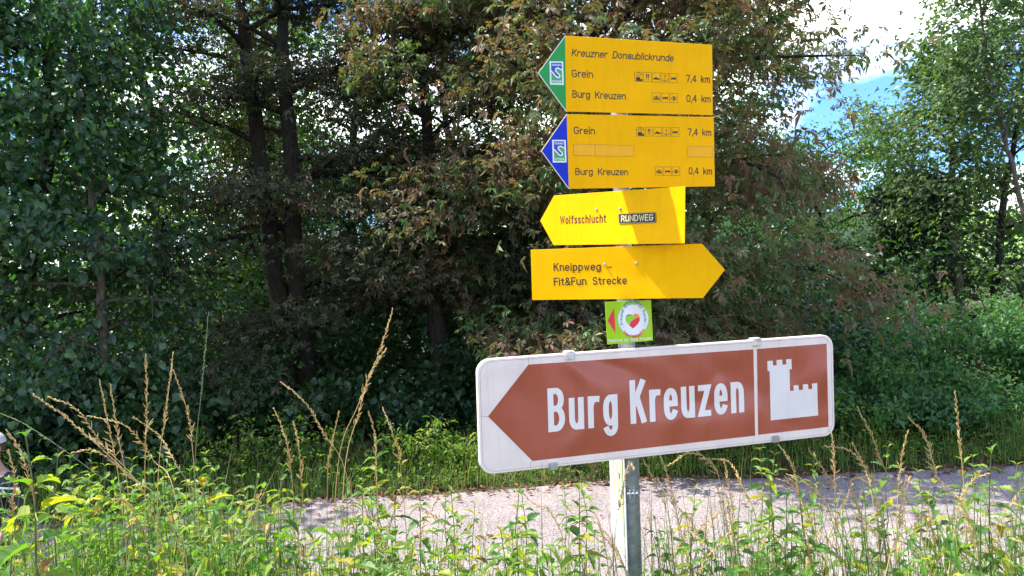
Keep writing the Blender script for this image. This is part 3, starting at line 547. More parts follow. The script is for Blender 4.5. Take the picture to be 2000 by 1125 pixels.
GL = {
 'B': (.5, [[(0, 0), (0, 1)], bowl(0, .47, 1, .53), bowl(0, .5, .53, 0)]),
 'D': (.52, [[(0, 0), (0, 1)], [(0, 1), (.2, 1)]+arc(.2, .5, .32, .5, 90, -90)[1:-1]+[(.2, 0), (0, 0)]]),
 'E': (.42, [[(.42, 1), (0, 1), (0, 0), (.42, 0)], [(0, .52), (.36, .52)]]),
 'F': (.4, [[(.42, 1), (0, 1), (0, 0)], [(0, .52), (.36, .52)]]),
 'G': (.54, [arc(.27, .70, .27, .30, 30, 180)+arc(.27, .30, .27, .30, 180, 350)+[(.54, .45), (.3, .45)]]),
 'H': (.5, [[(0, 0), (0, 1)], [(.5, 0), (.5, 1)], [(0, .52), (.5, .52)]]),
 'I': (.02, [[(0, 0), (0, 1)]]), 'L': (.38, [[(0, 1), (0, 0), (.38, 0)]]),
 'K': (.5, [[(0, 0), (0, 1)], [(.48, 1), (.04, .42)], [(.2, .62), (.5, 0)]]),
 'N': (.52, [[(0, 0), (0, 1), (.52, 0), (.52, 1)]]),
 'O': (.54, [oval(.54, 1, 0, .6)]), 'P': (.48, [[(0, 0), (0, 1)], bowl(0, .48, 1, .46)]),
 'R': (.5, [[(0, 0), (0, 1)], bowl(0, .48, 1, .47), [(.26, .47), (.5, 0)]]),
 'S': (.48, [ess(.48, 1, 0)]), 'T': (.5, [[(0, 1), (.5, 1)], [(.25, 1), (.25, 0)]]),
 'U': (.5, [[(0, 1), (0, .27)]+arc(.25, .27, .25, .27, 180, 360)+[(.5, 1)]]),
 'A': (.52, [[(0, 0), (.26, 1), (.52, 0)], [(.1, .32), (.42, .32)]]),
 'W': (.74, [[(0, 1), (.18, 0), (.37, .9), (.56, 0), (.74, 1)]]), 'Z': (.46, [[(0, 1), (.46, 1), (0, 0), (.46, 0)]]),
 'a': (.40, [arc(.2, X-.19, .2, .19, 150, 0)+[(.40, 0)], [(.40, .42), (.2, .42)]+arc(.18, .21, .18, .21, 90, 270)+arc(.2, .21, .2, .21, 280, 350, 5)]),
 'b': (.42, [[(0, 0), (0, 1)], oval(.42, X, 0)]), 'c': (.38, [arc(.2, X-.24, .2, .24, 30, 180)+arc(.2, .24, .2, .24, 180, 330)]),
 'd': (.42, [[(.42, 0), (.42, 1)], oval(.42, X, 0)]),
 'e': (.42, [[(.04, .36), (.38, .36)], [(.42, .36), (.42, X-.24)]+arc(.21, X-.24, .21, .24, 0, 180)[1:]+arc(.21, .24, .21, .24, 180, 325)]),
 'f': (.26, [arc(.26, .82, .16, .18, 80, 180)+[(.10, 0)], [(-.02, X), (.26, X)]]),
 'g': (.42, [oval(.42, X, .02), [(.42, X), (.42, -.06)]+arc(.21, -.06, .21, .2, 0, -150)]),
 'h': (.42, [[(0, 0), (0, 1)], arc(.21, X-.22, .21, .22, 180, 0)+[(.42, 0)]]),
 'i': (.02, [[(0, 0), (0, X)], [(0, .93), (0, .97)]]),
 'k': (.38, [[(0, 0), (0, 1)], [(.36, X), (.03, .28)], [(.14, .42), (.38, 0)]]), 'l': (.04, [[(0, 0), (0, 1)]]),
 'm': (.66, [[(0, 0), (0, X)], arc(.165, X-.2, .165, .2, 180, 0)+[(.33, 0)], arc(.495, X-.2, .165, .2, 180, 0)+[(.66, 0)]]),
 'n': (.42, [[(0, 0), (0, X)], arc(.21, X-.22, .21, .22, 180, 0)+[(.42, 0)]]),
 'o': (.42, [oval(.42, X, 0)]), 'p': (.42, [[(0, -.27), (0, X)], oval(.42, X, 0)]),
 'r': (.26, [[(0, 0), (0, X)], arc(.24, X-.24, .24, .24, 180, 80, 8)]), 's': (.36, [ess(.36, X, 0)]),
 't': (.26, [[(.10, .92), (.10, .18)]+arc(.26, .18, .16, .18, 180, 280, 8), [(-.03, X), (.26, X)]]),
 'u': (.42, [[(0, X), (0, .22)]+arc(.21, .22, .21, .22, 180, 360), [(.42, X), (.42, 0)]]),
 'w': (.56, [[(0, X), (.14, 0), (.28, .62), (.42, 0), (.56, X)]]), 'z': (.38, [[(0, X), (.38, X), (0, 0), (.38, 0)]]),
 '0': (.46, [oval(.46, 1, 0)]), '4': (.5, [[(.36, 0), (.36, .97)], [(.33, 1), (0, .28), (.5, .28)]]), '7': (.46, [[(0, 1), (.46, 1), (.16, 0)]]),
 ',': (.06, [[(.05, .06), (.0, -.15)]]), '-': (.3, [[(0, .38), (.3, .38)]]),
 '&': (.5, [[(.5, .0), (.12, .62)]+arc(.22, .80, .14, .2, 210, -60, 10)+[(.06, .36)]+arc(.2, .2, .2, .2, 160, 330, 8)+[(.5, .42)]]),
}
for a, b_ in (('ä', 'a'), ('ü', 'u')):
    w_, s_ = GL[b_]; GL[a] = (w_, s_+[[(.10, .90), (.10, .94)], [(w_-.10, .90), (w_-.10, .94)]])
def stroke_pts(st, t):
    """centre line -> ribbon of width t with mitred corners; returns 2-D verts, quads"""
    P = np.array(st, float); keep = [0]
    for i in range(1, len(P)):
        if np.linalg.norm(P[i]-P[keep[-1]]) > 1e-5: keep.append(i)
    P = P[keep]
    closed = np.linalg.norm(P[0]-P[-1]) < 1e-4
    if not closed:
        d0 = P[0]-P[1]; d0 /= np.linalg.norm(d0); d1 = P[-1]-P[-2]; d1 /= np.linalg.norm(d1); P = P.copy(); P[0] += d0*t*.5; P[-1] += d1*t*.5
    seg = np.diff(P, axis=0); seg /= np.linalg.norm(seg, axis=1)[:, None]; nr = np.stack([-seg[:, 1], seg[:, 0]], -1)
    if closed: prev = np.vstack([nr[-1:], nr]); nxt = np.vstack([nr, nr[:1]])
    else: prev = np.vstack([nr[:1], nr]); nxt = np.vstack([nr, nr[-1:]])
    mt = prev+nxt; mt /= np.linalg.norm(mt, axis=1)[:, None]+1e-9; k = 1/np.clip((mt*nxt).sum(1), .42, 1)
    L = P+mt*(k*t/2)[:, None]; Rr = P-mt*(k*t/2)[:, None]; m = len(P)
    V = np.concatenate([L, Rr]); i = np.arange(m-1); return V, np.stack([i, i+m, i+m+1, i+1], -1)
def text_mesh(name, s, p0, p1, cap, mat, y, weight=.13, slant=0, gap=.20, space=.42):
    """lettering from baseline point p0 to p1 in sign coordinates (u,v), capital height cap"""
    p0 = np.array(p0); p1 = np.array(p1); L = np.linalg.norm(p1-p0); ex = (p1-p0)/L; ey = np.array([-ex[1], ex[0]])
    sv = (cap*(1-weight)); tw = cap*weight; wd = sum((space if c == ' ' else GL[c][0])+gap for c in s)-gap; kx = (L-tw)/wd
    A = Acc(); x = 0; lay = 0
    for c in s:
        if c == ' ': x += space+gap; continue
        w_, sts = GL[c]
        for st in sts:
            q = [((x+a)*kx+tw/2+slant*b*sv, b*sv+tw/2) for a, b in st]; V, Fq = stroke_pts(q, tw)
            uv = p0+V[:, :1]*ex+V[:, 1:]*ey; lay = (lay+1) % 4
            A.add(np.stack([uv[:, 0], np.full(len(uv), y-.00004*lay), uv[:, 1]], -1), Fq[:, ::-1])
        x += w_+gap
    return A.mesh(name, mat)
def arc_text(s, c, r, a0, a1, cap, mat, y, inside=False, weight=.16):
    A = Acc(); wd = [(.3 if ch == ' ' else GL[ch][0])+.24 for ch in s]; tot = sum(wd)-.24; x = 0; k = abs(a1-a0)*math.pi/180*r/tot; lay = 0
    for ch, w_ in zip(s, wd):
        if ch != ' ':
            for st in GL[ch][1]:
                V, Fq = stroke_pts([(a*k, b*cap) for a, b in st], cap*weight); ang = R(a0+(a1-a0)*(x+(w_-.24)/2)/tot); V = V-[(w_-.24)/2*k, 0]
                sg = 1 if not inside else -1
                er = np.array([math.cos(ang), math.sin(ang)]); et = np.array([er[1], -er[0]])*sg
                uv = np.array(c)+er*r+V[:, :1]*et+V[:, 1:]*er*sg; lay = (lay+1) % 3
                A.add(np.stack([uv[:, 0], np.full(len(uv), y-.00004*lay), uv[:, 1]], -1), Fq[:, ::-1])
        x += w_
    return A.mesh('lettering', mat)

# ------------------------------------------------------------------ signs
class Sign:
    def __init__(s, name, label, c, yaw, roll, tilt):
        yaw, roll, tilt = R(yaw), R(roll), R(tilt)
        ax = np.array([math.cos(yaw), math.sin(yaw), 0]); n = np.array([math.sin(yaw), -math.cos(yaw), 0]); az = np.array([0, 0, 1.])
        az2 = az*math.cos(tilt)+n*math.sin(tilt); s.a = ax*math.cos(roll)+az2*math.sin(roll); s.b = -ax*math.sin(roll)+az2*math.cos(roll); s.n = np.cross(s.a, s.b)
        s.c = np.array(c); s.o = empty(name, label, 'sign'); m = Matrix.Identity(4)
        for i in range(3): m[i][0] = s.a[i]; m[i][1] = -s.n[i]; m[i][2] = s.b[i]; m[i][3] = s.c[i]
        s.o.matrix_world = m
    def uv(s, px, py):
        d = ray(px, py); t = ((s.c-CAM)@s.n)/(d@s.n); p = CAM+d*t-s.c; return (p@s.a, p@s.b)
    def pts(s, ps): return [s.uv(*p) for p in ps]
    def plate(s, name, pts, mat, y0=0.0, th=.003, bev=.0006, parent=None, uvs=False):
        q = pts if uvs else s.pts(pts); bm = bmesh.new(); fr = [bm.verts.new((u, y0, v)) for u, v in q]
        f = bm.faces.new(fr); bm.normal_update()
        if f.normal.y > 0: f.normal_flip()
        r = bmesh.ops.extrude_face_region(bm, geom=[f]); vs = [e for e in r['geom'] if isinstance(e, bmesh.types.BMVert)]
        for v in vs: v.co.y = y0-th
        bmesh.ops.recalc_face_normals(bm, faces=bm.faces)
        if bev: bmesh.ops.bevel(bm, geom=[e for e in bm.edges], offset=bev, segments=1, affect='EDGES')
        return obj(name, bm_mesh(name, bm, mat), parent or s.o)
    def flat(s, name, pts, mat, y, parent=None, uvs=False):
        q = pts if uvs else s.pts(pts); bm = bmesh.new(); f = bm.faces.new([bm.verts.new((u, y, v)) for u, v in q]); bm.normal_update()
        if f.normal.y > 0: f.normal_flip()
        return obj(name, bm_mesh(name, bm, mat), parent or s.o)
    def line(s, name, polys, w, mat, y, parent=None, uvs=False):
        A = Acc()
        for k, ps in enumerate(polys):
            V, Fq = stroke_pts(ps if uvs else s.pts(ps), w); A.add(np.stack([V[:, 0], np.full(len(V), y-.00004*(k % 5)), V[:, 1]], -1), Fq[:, ::-1])
        return obj(name, A.mesh(name, mat), parent or s.o)
    def text(s, t, p0, p1, capx, mat, y, parent=None, **k):
        a, b = s.uv(*p0), s.uv(*p1); cap = capx*np.linalg.norm(s.c-CAM+np.array([a[0]*s.a[i]+a[1]*s.b[i] for i in range(3)]))/F*.97
        return obj('lettering', text_mesh('lettering', t, a, b, cap, mat, y, **k), parent or s.o)
    def bolt(s, px, py, r=.0055, y=-.003, name='bolt', parent=None):
        u, v = s.uv(px, py); bm = bmesh.new()
        bmesh.ops.create_cone(bm, cap_ends=True, segments=14, radius1=r, radius2=r*.7, depth=.004, matrix=Matrix.Translation((u, y-.002, v)) @ Matrix.Rotation(R(90), 4, 'X'))
        bmesh.ops.create_cone(bm, cap_ends=True, segments=6, radius1=r*.4, radius2=r*.4, depth=.001, matrix=Matrix.Translation((u, y-.0044, v)) @ Matrix.Rotation(R(90), 4, 'X'))
        return obj(name, bm_mesh(name, bm, SALU), parent or s.o)
def cmap(x0, y0, k): return lambda x, y: (x0+k*x, y0+k*y)
POLE = np.array([.401, 2.63])
# pole
pr = empty('sign_pole', 'round galvanised steel pole that carries all the signs', 'pole', (POLE[0], POLE[1], float(gz(*POLE))-.02))
z0 = pr.location.z
V, Fq = tube([(0, 0, -.4), (0, 0, 1), (0, 0, 2), (0, 0, 3.36-z0)], .030, 28)
obj('post', mesh_np('post', V, Fq, GALV, smooth=True), pr)
V, Fq = tube([(0, 0, 3.36-z0), (0, 0, 3.372-z0), (0, 0, 3.378-z0)], [.0315, .0315, .02], 28); obj('cap', mesh_np('cap', V, Fq, BLACK, smooth=True), pr)
def clamp(z, parent, px=POLE):
    V, Fq = tube([(0, 0, z-.013), (0, 0, z+.013)], .0325, 24); cl = obj('clamp_band', mesh_np('clamp_band', V, Fq, GALV, smooth=True), parent)
    bm = bmesh.new()
    for dx in (-.007, .007): bmesh.ops.create_cube(bm, size=1, matrix=Matrix.Translation((dx-.004, -.041, z)) @ Matrix.Diagonal((.003, .018, .026, 1)))
    bmesh.ops.create_cone(bm, cap_ends=True, segments=8, radius1=.004, radius2=.004, depth=.034, matrix=Matrix.Translation((-.004, -.042, z)) @ Matrix.Rotation(R(90), 4, 'Y'))
    bmesh.ops.create_cone(bm, cap_ends=True, segments=6, radius1=.007, radius2=.007, depth=.005, matrix=Matrix.Translation((.014, -.042, z)) @ Matrix.Rotation(R(90), 4, 'Y'))
    obj('clamp_bolt', bm_mesh('clamp_bolt', bm, SALU), cl)
clamp(at(1235, 962, 2.6)[2]-z0, pr)

def box_icons(s, cm, boxes, kinds, mat=BLACK):
    for (x0, y0, x1, y1), kd in zip(boxes, kinds):
        P = lambda a, b: s.uv(*cm(x0+(x1-x0)*a, y0+(y1-y0)*b))
        pl = [[P(0, 0), P(1, 0), P(1, 1), P(0, 1), P(0, 0)]]; pic = s.line('pictogram', pl, .0009, mat, -.0036, uvs=True)
        th = .0014; ls = []; fl = []
        if kd == 'shelter': ls = [[P(.0, .35), P(.5, .04), P(1, .35)], [P(.3, .45), P(.5, .3), P(.7, .45)]]; fl = [[P(.2, .55), P(.72, .55), P(.72, .95), P(.2, .95)], [P(.75, .75), P(1, .75), P(1, 1), P(.75, 1)]]
        elif kd == 'fork': ls = [[P(.38, .2), P(.38, .85)], [P(.62, .2), P(.62, .85)]]; fl = [[P(.32, .2), P(.46, .2), P(.46, .5), P(.32, .5)], [P(.56, .2), P(.68, .2), P(.68, .55), P(.56, .5)]]
        elif kd == 'boat': fl = [[P(.1, .62), P(.35, .5), P(.42, .42), P(.6, .56), P(.95, .62), P(.85, .74), P(.15, .72)]]
        elif kd == 'anchor': ls = [[P(.5, .18), P(.5, .85)], [P(.15, .62), P(.2, .76), P(.5, .88), P(.8, .76), P(.85, .62)], [P(.36, .3), P(.64, .3)]]
        elif kd == 'bed': ls = [[P(.2, .36), P(.2, .72)], [P(.2, .6), P(.8, .6)], [P(.8, .4), P(.8, .72)]]; fl = [[P(.22, .45), P(.8, .42), P(.8, .58), P(.22, .58)]]
        elif kd == 'spa': fl = [[P(.5, .75), P(.36, .35), P(.48, .3)], [P(.5, .75), P(.55, .3), P(.68, .38)], [P(.45, .75), P(.1, .5), P(.2, .4)], [P(.55, .75), P(.8, .45), P(.9, .55)], [P(.15, .75), P(.2, .65), P(.85, .65), P(.9, .75)]]
        elif kd == 'eye': ls = [[P(.15, .55), P(.35, .35), P(.65, .35), P(.88, .55), P(.65, .75), P(.35, .75), P(.15, .55)]]; fl = [[P(.42, .4), P(.62, .4), P(.66, .68), P(.38, .68)]]
        if ls: s.line('pictogram_lines', ls, th, mat, -.0037, parent=pic, uvs=True)
        for q, f in enumerate(fl): s.flat('pictogram_shape', f, mat, -.0038-.00004*q, parent=pic, uvs=True)
def donau_logo(s, cm, q, top, bottom, blue_top=True):
    """white-framed emblem: blue over green with a white river bend"""
    q = [cm(*p) for p in q]; lg = s.flat('emblem', q, LOGOW, -.0036)
    def P(a, b):
        p = [np.array(x) for x in q]; t = p[0]*(1-a)+p[1]*a; u = p[3]*(1-a)+p[2]*a; return tuple(t*(1-b)+u*b)
    fr = .11
    river = [(fr, .42), (.25, .5), (.38, .6), (.5, .67), (.64, .7), (.73, .64), (.68, .55), (.52, .47), (.42, .4), (.46, .31), (.6, .28), (.75, .33), (1-fr, .36)]
    s.flat('emblem_green', [P(a, b) for a, b in [(fr, .42)]+river[1:]+[(1-fr, .93), (fr, .93)]], LOGOG, -.0038, parent=lg)
    s.flat('emblem_blue', [P(fr, .06), P(1-fr, .06)]+[P(a, b) for a, b in reversed(river)], LOGOB, -.0039, parent=lg)
    s.line('emblem_river', [[P(a, b) for a, b in river]], .0042, LOGOW, -.0041, parent=lg)
    s.text(top, P(fr+.06, .2), P(1-fr-.06, .2), 4.0, LOGOW, -.0042, parent=lg, weight=.2); s.text(bottom, P(fr+.06, .90), P(1-fr-.06, .90), 4.0, LOGOW, -.0042, parent=lg, weight=.2)

c1 = cmap(1030, 50, .2); c2 = cmap(1030, 200, .2); c3 = cmap(1030, 350, .2222); c4 = cmap(1150, 570, .10667); c5 = cmap(910, 640, .26667); c6 = cmap(1280, 640, .2311)
# top yellow sign with green point
s = Sign('trail_sign', 'topmost yellow trail sign with green arrow point, reading Kreuzner Donaublickrunde', (.4782, 2.6068, 3.309), 18.0, -.06, 2.12)
s.plate('panel', [(1050, 143), (1103, 70), (1390, 88), (1391.5, 225), (1105, 218)], YEL1)
tag(s.flat('arrow_point', [(1051.5, 143), (1103, 72), (1105, 216.5)], GREEN, -.0034), 'green arrow point of the trail sign')
s.line('trim_edge', [[(1103, 70.6), (1050.6, 143), (1105, 217.6)]], .0022, LOGOW, -.00375)
s.text('Kreuzner Donaublickrunde', (1115.4, 110.2), (1314, 120.8), 14, BLACK, -.0036, slant=.2, weight=.13)
s.text('Grein', (1116, 151), (1157.6, 152.8), 14.4, BLACK, -.0036, weight=.13); s.text('Burg Kreuzen', (1117.2, 191), (1221.4, 195), 14.2, BLACK, -.0036, weight=.13)
s.text('7,4 km', (1339.4, 160.6), (1385.6, 162.4), 13.6, BLACK, -.0036, weight=.13); s.text('0,4 km', (1340, 199.4), (1386.6, 200.6), 13.6, BLACK, -.0036, weight=.13)
box_icons(s, c1, [(1042, 455, 1120, 546), (1131, 458, 1207, 550), (1217, 463, 1293, 553), (1302, 468, 1378, 557), (1386, 472, 1460, 560)], ['shelter', 'fork', 'boat', 'anchor', 'bed'])
box_icons(s, c1, [(1218, 657, 1295, 748), (1303, 661, 1380, 750), (1388, 664, 1464, 753)], ['spa', 'bed', 'eye'])
donau_logo(s, c1, [(212, 350), (345, 353), (352, 582), (218, 578)], 'DONAU', 'RUNDE')
# second yellow sign with blue point
s = Sign('trail_sign', 'second yellow trail sign from the top, with blue arrow point and two blank patches', (.4784, 2.6098, 3.0506), 19.7, .58, 1.95)
s.plate('panel', [(1056, 295), (1106, 223), (1393, 229), (1395.5, 364), (1110, 369)], YEL1)
tag(s.flat('arrow_point', [(1057.5, 295), (1106, 225), (1110, 367.5)], BLUE, -.0034), 'blue arrow point of the trail sign')
s.line('trim_edge', [[(1106, 223.6), (1056.6, 295), (1110, 368.4)]], .0022, LOGOW, -.00375)
s.text('Grein', (1120, 261.6), (1161, 263), 14.2, BLACK, -.0036, weight=.13); s.text('Burg Kreuzen', (1123, 342), (1226, 342.6), 13.8, BLACK, -.0036, weight=.13)
s.text('7,4 km', (1342.4, 265), (1388, 265.8), 13.6, BLACK, -.0036, weight=.13); s.text('0,4 km', (1344, 340.6), (1389.6, 341.2), 13.6, BLACK, -.0036, weight=.13)
box_icons(s, c2, [(1060, 243, 1135, 329), (1148, 243, 1220, 330), (1232, 244, 1307, 331), (1316, 245, 1390, 332), (1400, 247, 1475, 332)], ['shelter', 'fork', 'boat', 'anchor', 'bed'])
box_icons(s, c2, [(1243, 630, 1317, 714), (1327, 630, 1402, 714), (1410, 630, 1483, 714)], ['spa', 'bed', 'eye'])
for q in ([(447, 408), (655, 412), (656, 522), (447, 518)], [(657, 413), (1037, 423), (1035, 527), (658, 523)], [(1562, 430), (1803, 434), (1803, 536), (1560, 530)]):
    p = [c2(*x) for x in q]; pt = s.flat('sticker_patch', p, PATCH, -.0036); s.line('patch_edge', [p+[p[0]]], .0010, ORG_EDGE, -.0038, parent=pt)
donau_logo(s, c2, [(237, 367), (370, 368), (378, 587), (245, 588)], 'DONAU', 'STEIG')
# third sign
s = Sign('trail_sign', 'bright yellow left-pointing sign reading Wolfsschlucht with a black RUNDWEG plate', (.3713, 2.6014, 2.8231), -41.7, -1.64, -1.62)
s.plate('panel', [(1056, 431), (1083, 382), (1339, 364), (1338, 475.5), (1082, 479)], YEL2)
s.text('Wolfsschlucht', c3(292, 396), c3(696, 382), 16.6, INK, -.0036, weight=.14, gap=.36)
def rrect(p0, p1, p2, p3, r=.12, n=4):
    P = [np.array(p) for p in (p0, p1, p2, p3)]; out = []
    for i in range(4):
        a, b, c = P[i-1], P[i], P[(i+1) % 4]; d1 = (a-b)/np.linalg.norm(a-b); d2 = (c-b)/np.linalg.norm(c-b); rr = r*min(np.linalg.norm(a-b), np.linalg.norm(c-b))
        for k in range(n+1):
            t = k/n*math.pi/2; out.append(tuple(b+d1*rr*(1-math.sin(t))+d2*rr*(1-math.cos(t))))
    return out
rp = s.pts([c3(806, 303), c3(1136, 290), c3(1138, 382), c3(810, 393)])
pl = s.plate('name_plate', rrect(*rp, r=.14), BLACK, -.0032, .0022, .0003, uvs=True)
cx_, cy_ = np.mean(rp, 0); ins = [(cx_+(u-cx_)*.975, cy_+(v-cy_)*.91) for u, v in rrect(*rp, r=.14)]
s.line('plate_border', [ins+[ins[0]]], .0009, plain('plate_gold', (.62, .50, .25), .4), -.0056, parent=pl, uvs=True)
s.text('RUNDWEG', c3(831, 375), c3(1113, 364), 12.6, plain('plate_cream', (.80, .64, .26), .45), -.0056, parent=pl, weight=.16, gap=.24)
s.bolt(*c3(611, 266)); s.bolt(*c3(819, 257))
# fourth sign
s = Sign('trail_sign', 'yellow right-pointing sign reading Kneippweg - Fit&Fun Strecke', (.3588, 2.5929, 2.6302), -19.4, -.31, -.23)
s.plate('panel', [(1037, 488), (1371, 476), (1416, 527), (1373, 582), (1040, 586)], YEL2)
s.text('Kneippweg', c3(233, 808), c3(648, 804), 16.2, INK, -.0036, weight=.145, gap=.27); s.text('-', c3(706, 802), c3(744, 801), 16, INK, -.0036, weight=.12)
s.text('Fit&Fun', c3(235, 937), c3(522, 930), 16.2, INK, -.0036, weight=.145, gap=.25); s.text('Strecke', c3(577, 930), c3(877, 923), 16.2, INK, -.0036, weight=.145, gap=.27)
s.bolt(*c3(681, 747)); s.bolt(*c3(958, 738))
# small lime green plate
s = Sign('route_plate', 'small lime green plate with red triangle and heart emblem above the brown sign', (.4075, 2.5883, 2.4572), 34.7, -1.75, -3.36)
s.plate('panel', [(1181, 590), (1271, 586), (1275, 665), (1186, 673)], LGREEN, th=.002)
s.flat('triangle', [c4(338, 530), c4(455, 288), c4(480, 755)], RED, -.0026)
def ell(f=1, n=40): return [c4(805+283*f*math.cos(2*math.pi*k/n)+12*f*math.sin(2*math.pi*k/n)*0, 502-302*f*math.sin(2*math.pi*k/n)) for k in range(n)]
em = s.flat('emblem', ell(), LOGOW, -.0026); s.line('emblem_ring', [ell(.985)+[ell(.985)[0]]], .0008, TEAL, -.0027, parent=em)
def hp_(pts): return [c4(*p) for p in pts]
s.flat('heart_green', hp_([(664, 480), (690, 445), (740, 430), (800, 428), (850, 455), (862, 468), (800, 510), (740, 560), (715, 602), (680, 560), (664, 520)]), LGREEN, -.0028, parent=em)
s.flat('heart_hill', hp_([(664, 478), (680, 435), (715, 412), (755, 412), (790, 428), (740, 430), (695, 448)]), TEAL, -.0029, parent=em)
s.flat('heart_sun', hp_([(798, 428), (820, 405), (860, 400), (900, 418), (925, 465), (862, 470), (845, 450)]), ORANGE, -.00295, parent=em)
s.flat('heart_red', hp_([(925, 468), (920, 530), (880, 600), (800, 672), (765, 645), (726, 608), (760, 550), (810, 505), (860, 472)]), RED, -.0030, parent=em)
s.line('heart_stream', [hp_([(862, 470), (810, 503), (755, 550), (720, 604)])], .0013, SKYB, -.0031, parent=em)
s.line('sun_rays', [hp_([(780, 375), (795, 402)]), hp_([(815, 362), (822, 388)]), hp_([(850, 358), (850, 382)]), hp_([(882, 365), (876, 388)]), hp_([(912, 380), (900, 400)]), hp_([(935, 402), (920, 418)]), hp_([(952, 435), (934, 444)]), hp_([(962, 470), (942, 472)]), hp_([(962, 505), (944, 503)]), hp_([(950, 540), (935, 532)])], .0006, ORANGE, -.0031, parent=em)
cc = s.uv(*c4(805, 502)); r_ = abs(s.uv(*c4(1088, 502))[0]-cc[0])
obj('lettering', arc_text('Kreuzner', cc, r_*.70, 196, 140, r_*.16, TEAL, -.0029), em); obj('lettering', arc_text('HERZKLOPFEN', cc, r_*.70, 132, 40, r_*.18, TEAL, -.0029), em); obj('lettering', arc_text('Runde', cc, r_*.70, 30, -12, r_*.16, TEAL, -.0029), em)
obj('lettering', arc_text('Unsere Lieblingsplätze', cc, r_*.86, 220, 322, r_*.13, RED, -.0029, inside=True), em)
for p in ((605, 625), (1010, 600)):
    q = [c4(p[0]+30*math.cos(a*math.pi/6), p[1]+32*math.sin(a*math.pi/6)) for a in range(12)]; s.line('emblem_badge', [q+[q[0]]], .0009, TEAL, -.00285, parent=em)
s.text('Rückweg zur Burg Kreuzen', c4(355, 922), c4(1138, 872), 6.2, LOGOW, -.0026, weight=.15, gap=.24)
# big brown sign
s = Sign('direction_sign', 'large white-framed brown arrow sign reading Burg Kreuzen with white castle symbol', (.5447, 2.6216-.005, 2.1674), 15.6, -.28, -.15)
CORN = s.pts([(931, 703), (1627, 653), (1631, 850), (938, 929)]); RR = rrect(*CORN, r=.12, n=7)
s.plate('panel', RR, WHITE, y0=.022, th=.022, bev=.002, uvs=True)
s.line('grime_seam', [[tuple(np.array(CORN).mean(0)+(np.array(p)-np.array(CORN).mean(0))*[.986, .955]) for p in RR+RR[:1]]], .0008, DIRT, -.0003, uvs=True)
s.line('film_joint', [[c5(458, 222), c5(459, 268)], [c5(474, 980), c5(473, 1028)], [c5(112, 651), c5(160, 651)], [c5(557, 985), c5(557, 1020)], [c6(1449, 95), c6(1449, 132)], [c6(1464, 842), c6(1464, 890)]], .0009, DIRT, -.0006)
def gridpanel(name, poly, mat, y, parent=None): return s.flat(name, poly, mat, y, parent)
gridpanel('arrow_field', [c5(162, 650), c5(458, 270), c6(828, 183), c6(843, 912), c5(487, 976)], BROWN, -.0006)
sf = gridpanel('symbol_field', [c6(858, 180), c6(1447, 135), c6(1463, 838), c6(868, 905)], BROWN, -.0006)
s.flat('castle_symbol', [c6(*p) for p in [(945, 282), (990, 278), (994, 320), (1025, 317), (1022, 274), (1070, 270), (1073, 313), (1105, 310), (1103, 268), (1148, 264), (1152, 350), (1132, 351), (1137, 535), (1168, 532), (1166, 488), (1208, 484), (1212, 527), (1246, 524), (1244, 480), (1288, 476), (1293, 520), (1325, 517), (1322, 472), (1366, 468), (1374, 742), (974, 783), (964, 365), (947, 367)]], CREAM, -.001, parent=sf)
s.text('Burg', c5(604, 766), c5(1114, 717), 87, CREAM, -.001, weight=.14, gap=.45); s.text('Kreuzen', c5(1206, 706), c6(751, 713), 86, CREAM, -.001, weight=.14, gap=.45)
for (px, py), top in (((1113, 694), 1), ((1477, 668), 1), ((1080, 910), 0), ((1514, 857), 0)):
    u, v = s.uv(px, py); bm = bmesh.new()
    bmesh.ops.create_cube(bm, size=1, matrix=Matrix.Translation((u, .008, v)) @ Matrix.Diagonal((.036 if top else .03, .034, .030 if top else .026, 1)))
    bmesh.ops.bevel(bm, geom=bm.edges[:], offset=.003, segments=2, affect='EDGES')
    obj('edge_clamp', bm_mesh('edge_clamp', bm, plain('clamp_paint', (.62, .58, .54), .5, .1, noise=.5, nscale=60) if top else SALU), s.o)
for px, py0, py1 in ((1113, 694, 905), (1495, 670, 858)):
    a, b_ = s.uv(px, py0), s.uv(px, py1); bm = bmesh.new()
    bmesh.ops.create_cube(bm, size=1, matrix=Matrix.Translation((a[0], .034, (a[1]+b_[1])/2)) @ Matrix.Diagonal((.03, .022, abs(a[1]-b_[1]), 1))); obj('back_rail', bm_mesh('back_rail', bm, SALU), s.o)
for dv in (-.12, .12):
    bm = bmesh.new(); bmesh.ops.create_cube(bm, size=1, matrix=Matrix.Translation((-.07, .0345, dv)) @ Matrix.Diagonal((.72, .02, .03, 1))); obj('cross_rail', bm_mesh('cross_rail', bm, SALU), s.o)
